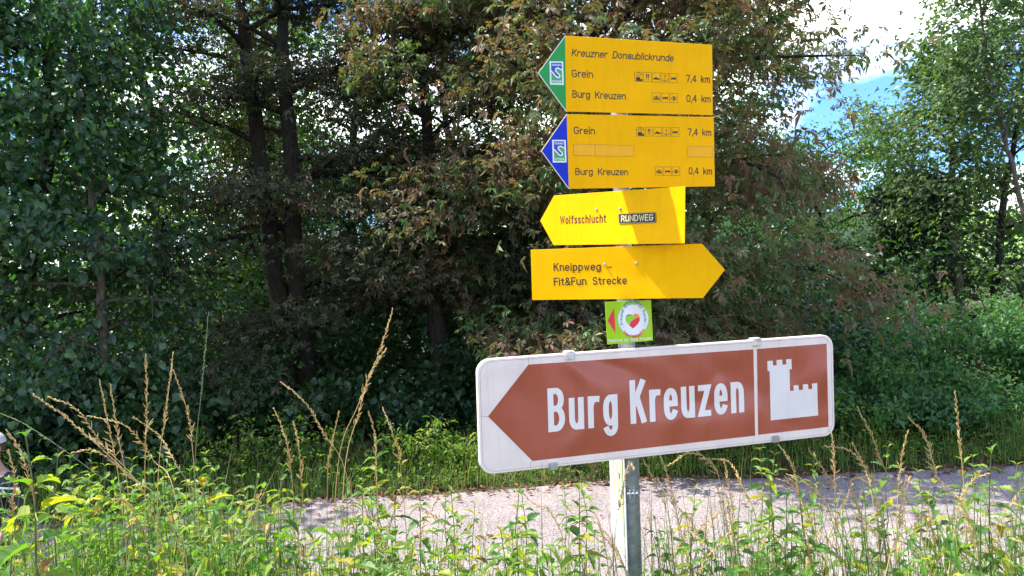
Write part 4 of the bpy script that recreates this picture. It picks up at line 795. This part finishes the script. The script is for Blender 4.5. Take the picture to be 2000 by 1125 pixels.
# white map board on the far side of the pole, seen at a grazing angle
nb = at(1225, 1112, 2.60); fb = at(1195, 1045, 2.965); nb[2] = fb[2] = (nb[2]+fb[2])/2
axm = fb-nb; wm = np.linalg.norm(axm); axm /= wm
mb = empty('map_board', 'white board with green map print mounted sideways on the pole below the brown sign', 'sign'); nm = np.cross(axm, [0, 0, 1.])
if nm[0] > 0: nm = -nm
mm = Matrix.Identity(4)
for i in range(3): mm[i][0] = -axm[i]; mm[i][1] = -nm[i]; mm[i][2] = (0, 0, 1)[i]; mm[i][3] = nb[i]
mb.matrix_world = mm
def mquad(name, pts, y, mat, parent=mb):
    bm = bmesh.new(); f = bm.faces.new([bm.verts.new((-u, y, v)) for u, v in pts]); bm.normal_update()
    if f.normal.y > 0: f.normal_flip()
    return obj(name, bm_mesh(name, bm, mat), parent)
bm = bmesh.new(); bmesh.ops.create_cube(bm, size=1, matrix=Matrix.Translation((-wm/2, .002, .26)) @ Matrix.Diagonal((wm, .004, .52, 1))); bmesh.ops.bevel(bm, geom=bm.edges[:], offset=.0008, segments=1, affect='EDGES')
obj('panel', bm_mesh('panel', bm, plain('white_board', (.78, .77, .76), .35, noise=.06, nscale=8)), mb)
MG = plain('map_green', (.42, .62, .16), .4); MP = plain('map_pink', (.75, .55, .42), .4); MT = plain('map_text_grey', (.35, .36, .36), .5)
mquad('map_print', [(.02, .12), (.07, .10), (.08, .30), (.12, .52), (.02, .52)], -.0004, MG); mquad('map_print', [(.22, .22), (.25, .20), (.29, .38), (.31, .52), (.27, .52)], -.0004, MG)
mquad('map_print', [(.12, .19), (.15, .21), (.18, .34), (.15, .36)], -.0005, MG); mquad('map_print', [(.05, .36), (.11, .36), (.11, .43), (.05, .44)], -.0006, MP); mquad('map_print', [(.02, .08), (.3, .08), (.3, .083), (.02, .083)], -.0005, MG)
for k in range(5): mquad('map_text', [(.04, .062-.009*k), (.13+.03*(k % 3), .062-.009*k), (.13+.03*(k % 3), .066-.009*k), (.04, .066-.009*k)], -.0005, MT)
mquad('map_mark', [(.10, .30), (.125, .30), (.125, .325), (.10, .325)], -.0007, BLACK); mquad('map_mark', [(.19, .36), (.21, .36), (.21, .385), (.19, .385)], -.0007, BLACK)

# ------------------------------------------------------------------ near bank: nettles, stalks, grass
def nettle_leaf(droop, fold, seed, n=10):
    rng = np.random.default_rng(seed); Vs = []
    for i in range(n+1):
        t = i/n; y = t*(1-.12*droop*t); z = -.55*droop*t*t+.05*math.sin(t*3)
        wv = .225*(math.sin(math.pi*min(1, t**.62))**.8)*(1-.35*t)+.004
        tooth = 1.16 if i % 2 else .86
        if i in (0, n): tooth = 1
        e = wv*tooth; Vs += [[0, y, z], [-e, y+.035*(i % 2), z+fold*wv+rng.normal(0, .012)], [e, y+.035*(i % 2), z+fold*wv+rng.normal(0, .012)]]
    Fc = []
    for i in range(n):
        a = 3*i; Fc += [[a, a+3, a+4, a+1], [a, a+2, a+5, a+3]]
    return mesh_np('leaf', np.array(Vs), np.array(Fc), NETTLE, smooth=False)
NL = [nettle_leaf(.25, .5, 1), nettle_leaf(.6, .35, 2), nettle_leaf(1.0, .5, 3), nettle_leaf(.45, .8, 4)]
flower_tmpl = None
def nettle(top, label, group, seed, big=1.0, npair=9, flowers=True):
    rng = np.random.default_rng(seed); top = np.array(top, float)
    lean = rng.normal(0, .07, 2); bx, by = top[0]-lean[0], top[1]-lean[1]; b = np.array([bx, by, float(gz(bx, by))-.02]); hgt = top[2]-b[2]
    if hgt < .25: return None
    root = empty('nettle', label, 'plant', b, group)
    P = np.stack([np.interp(np.linspace(0, 1, 7), [0, 1], [0, lean[i]])+np.append([0], rng.normal(0, .008, 6)) for i in range(2)]+[np.linspace(0, hgt, 7)], -1)
    V, Fq = tube(P, np.linspace(.0038, .0014, 7)*big, 5); obj('stem', mesh_np('stem', V, Fq, STEM, smooth=True), root)
    sp = .052*big; az = rng.uniform(0, 6.28); FA = Acc()
    for k in range(npair):
        zf = hgt-sp*(k*.92+.12*(k > 0)) if k < 3 else hgt-sp*(k*1.12-.3)
        if zf < .12: break
        p = lerp_path(P, zf/hgt); L = big*(.03+.017*k if k < 4 else .095-.002*k)*rng.uniform(.8, 1.18)
        for sd in (0, math.pi):
            if k > 4 and rng.random() < .15: continue
            a = az+k*math.pi/2+sd+rng.normal(0, .2); el = .75-.22*min(k, 5)+rng.normal(0, .18)
            d = np.array([math.sin(a)*math.cos(el), math.cos(a)*math.cos(el), math.sin(el)])
            nr = np.array([-math.sin(a)*math.sin(el), -math.cos(a)*math.sin(el), math.cos(el)])+rng.normal(0, .2, 3)
            Rm = frames(d[None], nr[None])[0]*L; o = obj('leaf', NL[int(rng.integers(0, 4))], root); m = Matrix.Identity(4); q = p+d*L*.16
            for i in range(3):
                for j in range(3): m[i][j] = Rm[i, j]
                m[i][3] = q[i]
            o.matrix_local = m
            FA.add(*tube([p, q], .0009*big, 3))
            if flowers and k >= 2 and k < 8:
                for f in range(2):
                    a3 = a+rng.normal(0, .5); ql = limb(rng, p, a3, rng.uniform(-.4, .3), rng.uniform(.03, .06)*big, 4, 1.2, .2); FA.add(*tube(ql, [.0018, .0024, .002, .001], 3))
    if FA.V: tag(obj('flower_strands', mesh_np('flower_strands', np.concatenate(FA.V), np.concatenate(FA.F), HERB, np.full(sum(map(len, FA.F)), .9)), root), kind='stuff')
    return root
rn = np.random.default_rng(3)
# the ones that stand out
KEY = [((60, 852), 2.15, 1.45, 10, 'tall nettle with the largest hanging leaf at the far left'), ((112, 893), 2.4, 1.2, 12, 'yellowing nettle in flower next to the tallest left nettle'), ((300, 925), 2.9, 1.15, 11, 'nettle under the leaning dry stalks at left'), ((395, 920), 2.7, 1.2, 12, 'bushy nettle where the green grass stem stands at left'),
       ((480, 985), 2.8, 1.0, 10, 'nettle between the left nettle clump and the crossing stalks'), ((730, 870), 3.0, 1.05, 12, 'nettle right of the crossing dry stalks'), ((715, 960), 2.6, 1.1, 10, 'low nettle below the crossing dry stalks'), ((1010, 965), 2.7, 1.1, 11, 'nettle before the road left of the pole'), ((1140, 930), 2.9, .9, 11, 'thin nettle beside the white map board'),
       ((1490, 880), 3.0, .95, 10, 'thin nettle just below the brown sign at its right half'), ((1500, 950), 2.7, 1.15, 11, 'nettle with drooping leaves before the road right of the pole'), ((1560, 1000), 2.6, 1.0, 9, 'wilted nettle before the road below the castle symbol'), ((1935, 885), 2.6, 1.25, 10, 'broad-leaved nettle standing alone at far right'), ((1875, 905), 2.8, 1.0, 12, 'nettle left of the broad-leaved one at far right')]
for k, ((px, py), Y, bg_, npr, lab) in enumerate(KEY):
    nettle(at(px, py, Y), lab, None, 200+k, bg_, npr)
SPOT = [(120, 'in front of the person in the cap'), (240, 'below the leftmost bending stalks'), (340, 'below the straight tall stalk at left'), (450, 'below the single green grass stem'), (560, 'left of the golden drooping stalk'), (680, 'below the golden drooping stalk'), (800, 'below the crossing dry stalks'), (930, 'below the sunny patch of verge'), (1080, 'below the white end of the brown sign'), (1200, 'left of the white map board'), (1380, 'right beside the pole'), (1500, 'below the last letters of the brown sign'), (1640, 'below the castle symbol'), (1760, 'just right of the brown sign end'), (1880, 'below the tallest bushy stalk at right'), (9999, 'at the right picture edge')]
def spot(px): return next(t for lim, t in SPOT if px < lim)
zones = [(130, 480, 12, 870, 950, '', 'nettles in the lower left clump'), (1460, 1990, 9, 865, 960, '', 'nettles in the lower right'), (560, 930, 6, 900, 960, '', 'nettles in the lower middle'), (0, 560, 56, 895, 1110, 'nettle in the dense clump at lower left', 'nettles in the lower left clump'), (560, 1170, 40, 945, 1115, 'nettle along the lower edge in the middle of the picture', 'nettles in the lower middle'), (1270, 2000, 36, 945, 1115, 'nettle along the lower edge at right, before the pale road', 'nettles in the lower right')]
sd_ = 400
for (x0, x1, cnt, y0, y1, lab, grp) in zones:
    for k in range(cnt):
        px = x0+(x1-x0)*(k+rn.random())/cnt; py = y0+(y1-y0)*rn.random()**.8+(70 if px < 130 else 0); Y = rn.uniform(2.1, 4.0); sd_ += 1
        nettle(at(px, py, Y), ('short' if py > 1040 else 'tall')+(' nearby' if Y < 2.8 else ' farther')+' nettle '+spot(px), grp, sd_, rn.uniform(.8, 1.2)*(1.12 if x0 == 0 else 1), int(rn.integers(7, 12)), flowers=rn.random() < .5)

def catmull(P, m=6):
    P = np.array(P); Q = np.vstack([2*P[0]-P[1], P, 2*P[-1]-P[-2]]); out = []
    for i in range(1, len(Q)-2):
        for t in np.linspace(0, 1, m, endpoint=False): out.append(.5*(2*Q[i]+(Q[i+1]-Q[i-1])*t+(2*Q[i-1]-5*Q[i]+4*Q[i+1]-Q[i+2])*t*t+(3*Q[i]-Q[i-1]-3*Q[i+1]+Q[i+2])*t**3))
    return np.array(out+[Q[-2]])
def stalk(pix, Y, label, group, seed, green=False, head=.26, loose=1.0):
    """grass stalk through photo points (tip first) at depth Y, rooted in the bank below"""
    rng = np.random.default_rng(seed); P = [at(px, py, Y+rng.normal(0, .015)*k) for k, (px, py) in enumerate(pix)]
    d = P[-1]-P[-2]; b = P[-1].copy(); g = float(gz(b[0], b[1])); b = b+d/np.linalg.norm(d)*.15; b[2] = (b[2]+g)/2; c = b+[d[0]*.3, .02, 0]; c[2] = float(gz(c[0], c[1]))-.02
    Q = catmull(P+[b, c]); Q = Q[::-1]; base = Q[0].copy(); L = np.concatenate([[0], np.cumsum(np.linalg.norm(np.diff(Q, axis=0), axis=1))]); L /= L[-1]
    root = empty('grass_stalk', label, 'grass', base, group); mat = GREENSTEM if green else STRAW
    V, Fq = tube(Q-base, np.interp(L, [0, .7, 1], [.0020, .0014, .0007]), 5); obj('stem', mesh_np('stem', V, Fq, mat, np.full(len(Fq), rng.random()), smooth=True), root)
    A = Acc(); n = 62 if not green else 80; hl = head
    for k in range(n):
        t = 1-hl*(k+rng.random())/n; i = np.interp(t, L, np.arange(len(Q))); i0 = min(int(i), len(Q)-2); p = Q[i0]+(Q[i0+1]-Q[i0])*(i-i0); T = Q[i0+1]-Q[i0]; T /= np.linalg.norm(T)
        o = rng.normal(0, 1, 3); o -= o@T*T; o /= np.linalg.norm(o); f = (1-t)/hl
        le = (.010+.020*f*loose*(rng.random() < .4))*(.45 if green else 1)*rng.uniform(.6, 1.3); dr = T+o*(.35+.35*f*loose)*(.5 if green else 1); dr[2] -= .25*loose*f; dr /= np.linalg.norm(dr); e = p+dr*le
        A.add(*tube([p, (p+e)/2+o*.0006, e], np.array([.0006, .0017, .0004])*(.8 if green else 1), 4), rng.random())
    obj('seed_head', A.mesh('seed_head', mat), root).data.vertices.foreach_set('co', (np.concatenate(A.V)-base).astype(np.float32).ravel())
    return root
ST = [([(65, 770), (140, 825), (250, 925), (330, 1010)], 2.3, 'leftmost long dry stalk bending far to the left', 0), ([(95, 775), (150, 800), (200, 868), (290, 985)], 2.4, 'dry stalk with nodding tip just right of the leftmost one', 0), ([(195, 745), (212, 830), (235, 960)], 2.6, 'upright dry stalk, left one of a close pair left of centre-left', 0), ([(216, 752), (230, 850), (250, 960)], 2.7, 'upright dry stalk, right one of the close pair', 0),
      ([(285, 695), (287, 800), (283, 960)], 2.4, 'straight tall dry stalk at left', 0), ([(338, 690), (325, 800), (308, 950)], 2.4, 'tall dry stalk leaning right beside the straight one', 0), ([(335, 715), (365, 800), (378, 900)], 2.5, 'dry stalk with loose side tufts crossing the tall leaning one', 0), ([(407, 612), (396, 740), (380, 930)], 2.5, 'single thin green grass stem with narrow head at left', 1),
      ([(262, 816), (310, 850), (345, 910), (375, 980)], 2.5, 'dry stalk with tip nodding left below the straight tall ones', 0), ([(175, 812), (250, 835), (300, 900), (340, 960)], 2.5, 'dry stalk arching far left in the left cluster', 0), ([(140, 884), (185, 880), (240, 920), (300, 1000)], 2.4, 'low dry stalk arching left at lower left', 0), ([(185, 974), (215, 975), (265, 1010)], 2.3, 'short pale curl of dry grass at lower left', 0), ([(-10, 803), (60, 835), (180, 920), (260, 990)], 2.6, 'long green stem slanting in from the left picture edge', 1),
      ([(550, 746), (595, 785), (635, 850), (680, 940)], 2.4, 'golden drooping stalk left of the crossing pair', 0), ([(767, 605), (740, 690), (700, 790), (660, 910)], 2.4, 'longest dry stalk rising towards the signs', 0), ([(753, 682), (720, 740), (700, 810), (672, 930)], 2.45, 'thin stalk twined with the longest dry stalk', 0), ([(535, 798), (552, 840), (566, 900)], 3.0, 'small stalk far left of the crossing stalks', 0), ([(574, 824), (583, 870), (588, 930)], 3.0, 'small pale stalk next to the small far-left one', 0), ([(720, 805), (732, 850), (735, 930)], 2.9, 'fluffy stalk before the dark wood at centre-left', 0), ([(748, 798), (768, 850), (782, 910)], 2.9, 'thin stalk right of the fluffy one', 0), ([(662, 805), (650, 860), (640, 930)], 3.0, 'thin short stalk behind the crossing stalks', 0),
      ([(15, 880), (28, 930), (25, 1010)], 2.2, 'brown seed stalk in front of the person', 0), ([(15, 843), (40, 880), (55, 930), (70, 1010)], 2.2, 'brown seed stalk with side tufts beside the person', 0),
      ([(1675, 796), (1702, 850), (1735, 930), (1790, 1010)], 2.5, 'tall dry stalk right of the brown sign end', 0), ([(1775, 815), (1808, 855), (1830, 930), (1850, 990)], 2.5, 'tall drooping stalk in the middle of the right group', 0), ([(1865, 765), (1872, 830), (1880, 920), (1885, 1000)], 2.4, 'tallest bushy stalk at right', 0), ([(1773, 842), (1760, 900), (1752, 1000)], 2.6, 'upright thin stalk in the right group', 0), ([(1625, 850), (1630, 920), (1632, 1000)], 2.6, 'upright stalk under the rounded corner of the brown sign', 0), ([(1522, 870), (1545, 905), (1560, 960), (1575, 1030)], 2.6, 'dark-tipped stalk below the edge clamp of the brown sign', 0),
      ([(1612, 872), (1660, 880), (1700, 930), (1740, 1010)], 2.5, 'stalk arching left below the brown sign end', 0), ([(1665, 866), (1685, 905), (1705, 980)], 2.7, 'thin stalk behind the arching one at right', 0), ([(1580, 878), (1610, 920), (1650, 990)], 2.7, 'thin slanting stalk below the castle symbol', 0), ([(1308, 908), (1345, 886), (1385, 900), (1410, 960)], 2.5, 'nodding stalk close under the brown sign right of the pole', 0), ([(1392, 897), (1425, 903), (1455, 960), (1480, 1030)], 2.5, 'nodding stalk under the middle of the right sign half', 0), ([(1255, 895), (1280, 945), (1310, 1030)], 2.6, 'straight slanting stalk right beside the pole', 0), ([(1290, 890), (1310, 950), (1325, 1030)], 2.7, 'second slanting stalk beside the pole', 0), ([(1238, 915), (1228, 905), (1215, 960), (1200, 1060)], 2.42, 'bent straw hooked in front of the pole', 0),
      ([(1415, 900), (1425, 960), (1440, 1050)], 2.7, 'thin pale stalk below the brown sign K letter', 0), ([(1770, 930), (1760, 980), (1755, 1060)], 2.4, 'short stalk in the right group before the pale road', 0), ([(1930, 925), (1900, 940), (1870, 1000)], 2.4, 'stalk nodding right at far right', 0), ([(1700, 930), (1660, 945), (1690, 1040)], 2.4, 'bent stalk in the middle of the right group', 0)]
for k, (px, Y, lab, gr) in enumerate(ST): stalk(px, Y, lab, None, 600+k, bool(gr), head=.2 if not gr else .18, loose=.6+.7*((k*7) % 5)/4)
for k in range(52):
    x = rn.uniform(1270, 2010) if k % 3 else rn.uniform(300, 1180); y = rn.uniform(925, 1060); q = rn.choice([-1, 1])*rn.uniform(10, 70)
    stalk([(x, y), (x+q*.5, y+rn.uniform(10, 40)), (x+q*1.2, y+rn.uniform(60, 110))], rn.uniform(2.2, 3.4), 'short straw-coloured stalk '+('leaning left ' if q > 0 else 'leaning right ')+spot(x), 'short straw stalks before the road', 700+k, False, .28, 1.1)

# grass and small herbs of the near bank
def bank_pts(rng, n, px0, px1, ytop, ybot, Y0, Y1):
    px = rng.uniform(px0, px1, n); Y = rng.uniform(Y0, Y1, n); py = ytop+(ybot-ytop)*rng.random(n)**.7
    return np.array([at(a, b, c) for a, b, c in zip(px, py, Y)])
def bank_clumps(rng, nc, per, px0, px1, ytop, ybot, Y0, Y1):
    out = []
    for k in range(nc):
        c = at(px0+(px1-px0)*(k+rng.random())/nc, ytop+(ybot-ytop)*rng.random()**1.1, rng.uniform(Y0, Y1)); g = float(gz(c[0], c[1])); ax = rng.normal(0, .05, 2)
        t = rng.random(per)**.7; r = (.02+.09*np.sqrt(t))*rng.uniform(.5, 1.2); a = rng.uniform(0, 6.28, per)
        out.append(np.stack([c[0]-ax[0]*t+np.cos(a)*r, c[1]-ax[1]*t+np.sin(a)*r, c[2]-t*min(.42, max(.1, c[2]-g))], -1))
    return np.concatenate(out)
tips = np.concatenate([bank_pts(rn, 300, 1250, 2060, 905, 1010, 2.2, 3.8), bank_pts(rn, 330, -60, 620, 890, 1010, 2.2, 3.8), bank_pts(rn, 130, 560, 1180, 950, 1040, 2.2, 3.8), bank_pts(rn, 1500, -60, 600, 1000, 1250, 1.9, 4.4), bank_pts(rn, 700, 560, 1180, 1045, 1250, 1.9, 4.2), bank_pts(rn, 1150, 1250, 2060, 995, 1250, 1.9, 4.2)])
gx = tips[:, 0]+rn.normal(0, .05, len(tips)); gy = tips[:, 1]+rn.normal(0, .05, len(tips)); hh = tips[:, 2]-gz(gx, gy); ok = hh > .15
blades(rn, gx[ok], gy[ok], hh[ok]*1.05, rn.uniform(.003, .008, ok.sum()), GRASS, 'bank_grass', 'long mixed green and straw grass on the near bank', lean=.22)
hp = np.concatenate([bank_clumps(rn, 46, 62, -80, 480, 925, 1200, 1.9, 4.2), bank_clumps(rn, 18, 50, 400, 700, 990, 1200, 1.9, 4.2), bank_clumps(rn, 34, 40, 600, 1190, 1000, 1200, 1.9, 4.0), bank_clumps(rn, 36, 42, 1250, 2080, 985, 1200, 1.9, 4.0)])
n = len(hp); d = rn.normal(0, 1, (n, 3))*[1, 1, .5]; nr = rn.normal(0, .45, (n, 3)); nr[:, 2] += 1
V, Fc = inst(*simple_leaf(.28, 0, .4, .1), hp, frames(d, nr), (.02+.05*rn.random(n)**1.5)); A = Acc(); A.add(V, Fc, np.repeat(rn.random(n), 8))
# thin stems carry these leaves down into the bank
for k in range(0, n, 3):
    p = hp[k]; g = float(gz(p[0], p[1]))
    if p[2]-g > .1:
        V, Fq = tube([(p[0]+rn.normal(0, .03), p[1], g-.02), (p[0]+rn.normal(0, .012), p[1], (g+p[2])/2), p], [.0016, .0012, .0006], 3); V = V; A.add(V, np.concatenate([Fq[:, :3], Fq[:, [0, 2, 3]]]), .3)
tag(obj('bank_herbs', A.mesh('bank_herbs', HERB)), 'tangle of small yellow-green herbs filling the near bank', 'herbs', kind='stuff')

# ------------------------------------------------------------------ person at the left edge
def skinmesh(name, verts, edges, radii, mat, parent, root=0, sub=2):
    me = bpy.data.meshes.new(name); me.from_pydata([tuple(v) for v in verts], edges, []); me.materials.append(mat)
    o = obj(name, me, parent); m = o.modifiers.new('skin', 'SKIN'); m.use_smooth_shade = True
    for i, r in enumerate(radii):
        sv = me.skin_vertices[0].data[i]; sv.radius = (r, r) if not isinstance(r, tuple) else r; sv.use_root = (i == root)
    sb = o.modifiers.new('sub', 'SUBSURF'); sb.levels = sub; sb.render_levels = sub
    return o
PH = 1.46
hd = at(-15, 884, 5.5); pb = np.array([hd[0], 5.5, float(max(gz(hd[0], 5.5), .012))])
kf = (hd[2]-pb[2])/1.60
pe = empty('person', 'person in white cap and dark striped jacket half cut off at the left edge', 'person', pb); pe.scale = (kf, kf, kf); pe.rotation_euler = (0, 0, R(-20))
SKIN = plain('skin', (.45, .26, .19), .5, noise=.1, nscale=10); NAVY = plain('dark_jacket', (.02, .022, .035), .8, noise=.3, nscale=20); TROU = plain('dark_trousers', (.03, .03, .035), .85, noise=.3, nscale=15); CAPM = plain('white_cap', (.5, .48, .48), .8, noise=.15, nscale=12); STRP = plain('white_stripe', (.7, .7, .72), .7); DK = plain('sunglasses', (.01, .01, .012), .2); HAIR = plain('brown_hair', (.06, .035, .02), .6); SHOE = plain('shoe', (.05, .05, .05), .7)
bv = [(0, 0, .98), (0, 0, 1.14), (0, 0, 1.32), (0, .01, 1.44), (0, -.005, 1.53), (0, -.015, 1.62), (0, -.012, 1.70)]
br = [(.15, .105), (.135, .095), (.16, .105), (.07, .06), (.052, .052), (.078, .09), (.068, .08)]
be = [(i, i+1) for i in range(6)]
def ext(chain, rad, frm):
    i0 = len(bv); prev = frm
    for p, r in zip(chain, rad): bv.append(p); br.append(r); be.append((prev, len(bv)-1)); prev = len(bv)-1
    return i0
for sx in (-1, 1):
    ext([(sx*.185, 0, 1.385), (sx*.25, .02, 1.12), (sx*.235, -.12, .93), (sx*.225, -.17, .88)], [.058, .046, .034, .03], 3)
    w_ = len(bv)-1; ext([(sx*.22, -.22, .84), (sx*.21, -.25, .80)], [.03, .02], w_); pw = len(bv)-2
    for f, (dx, L) in enumerate(((-.03, .06), (-.01, .075), (.01, .07), (.028, .055))): ext([(sx*.22+dx, -.255, .82), (sx*.22+dx, -.27, .82-L)], [.009, .007], pw)
    ext([(sx*.18, -.2, .85), (sx*.165, -.235, .83)], [.011, .008], pw)
    ext([(sx*.09, 0, .90), (sx*.10, -.01, .50), (sx*.105, .02, .10), (sx*.11, -.05, .04), (sx*.12, -.14, .03)], [.095, .062, .042, .035, .03], 0)
skinmesh('body', bv, be, br, SKIN, pe)
jv = [(0, 0, .90), (0, 0, 1.0), (0, 0, 1.16), (0, 0, 1.34), (0, .012, 1.475)]; jr = [(.17, .125), (.168, .12), (.155, .112), (.178, .122), (.088, .085)]; je = [(0, 1), (1, 2), (2, 3), (3, 4)]
for sx in (-1, 1):
    p = 3
    for q, r in (((sx*.19, 0, 1.375), .076), ((sx*.255, .02, 1.12), .062), ((sx*.238, -.10, .96), .048)): jv.append(q); jr.append(r); je.append((p, len(jv)-1)); p = len(jv)-1
jk = skinmesh('jacket', jv, je, jr, NAVY, pe, 2)
for sx in (-1, 1):
    for off in (0, .035):
        a = np.linspace(-.3, 2.6, 12); pts = [(sx*(.215+.085*math.cos(t)), -.02-.085*math.sin(t)*.9, 1.31-off*1.4+.02*math.sin(t)) for t in a]; V, Fq = tube(pts, .009, 6); obj('sleeve_stripe', mesh_np('sleeve_stripe', V, Fq, STRP, smooth=True), jk)
tv = [(0, 0, .96), (0, 0, .90)]; tr_ = [(.165, .12), (.16, .118)]; te = [(0, 1)]
for sx in (-1, 1):
    p = 1
    for q, r in (((sx*.092, 0, .80), .105), ((sx*.10, -.01, .5), .078), ((sx*.105, .02, .12), .062)): tv.append(q); tr_.append(r); te.append((p, len(tv)-1)); p = len(tv)-1
skinmesh('trousers', tv, te, tr_, TROU, pe, 1)
for sx in (-1, 1): skinmesh('shoe', [(sx*.105, .05, .05), (sx*.108, -.04, .05), (sx*.12, -.15, .04)], [(0, 1), (1, 2)], [.05, .052, .045], SHOE, pe)
bm = bmesh.new(); bmesh.ops.create_uvsphere(bm, u_segments=24, v_segments=14, radius=1, matrix=Matrix.Translation((0, -.003, 1.685)) @ Matrix.Diagonal((.102, .116, .102, 1)))
bmesh.ops.delete(bm, geom=[v for v in bm.verts if v.co.z < 1.682], context='VERTS'); cp = obj('cap', bm_mesh('cap', bm, CAPM, True), pe)
bm = bmesh.new(); bmesh.ops.create_uvsphere(bm, u_segments=20, v_segments=8, radius=1, matrix=Matrix.Translation((0, -.11, 1.685)) @ Matrix.Rotation(R(14), 4, 'X') @ Matrix.Diagonal((.095, .10, .012, 1))); obj('cap_brim', bm_mesh('cap_brim', bm, DK, True), cp)
bm = bmesh.new(); bmesh.ops.create_uvsphere(bm, u_segments=10, v_segments=8, radius=1, matrix=Matrix.Translation((0, -.112, 1.63)) @ Matrix.Diagonal((.013, .018, .022, 1))); obj('nose', bm_mesh('nose', bm, SKIN, True), pe)
bm = bmesh.new(); bmesh.ops.create_uvsphere(bm, u_segments=10, v_segments=6, radius=1, matrix=Matrix.Translation((0, -.098, 1.583)) @ Matrix.Diagonal((.025, .008, .006, 1))); obj('mouth', bm_mesh('mouth', bm, plain('lips', (.35, .12, .1), .5), True), pe)
for sx in (-1, 1):
    bm = bmesh.new(); bmesh.ops.create_uvsphere(bm, u_segments=12, v_segments=8, radius=1, matrix=Matrix.Translation((sx*.033, -.098, 1.655)) @ Matrix.Diagonal((.027, .012, .020, 1))); obj('sunglasses_lens', bm_mesh('sunglasses_lens', bm, DK, True), pe)
    bm = bmesh.new(); bmesh.ops.create_uvsphere(bm, u_segments=10, v_segments=8, radius=1, matrix=Matrix.Translation((sx*.084, .0, 1.635)) @ Matrix.Diagonal((.010, .018, .030, 1))); obj('ear', bm_mesh('ear', bm, SKIN, True), pe)
bm = bmesh.new(); bmesh.ops.create_uvsphere(bm, u_segments=16, v_segments=10, radius=1, matrix=Matrix.Translation((0, .025, 1.655)) @ Matrix.Diagonal((.086, .085, .07, 1))); obj('hair', bm_mesh('hair', bm, HAIR, True), pe)
print('tris', sum(sum(len(p.vertices)-2 for p in m.polygons) for m in bpy.data.meshes), 'objects', len(bpy.data.objects))
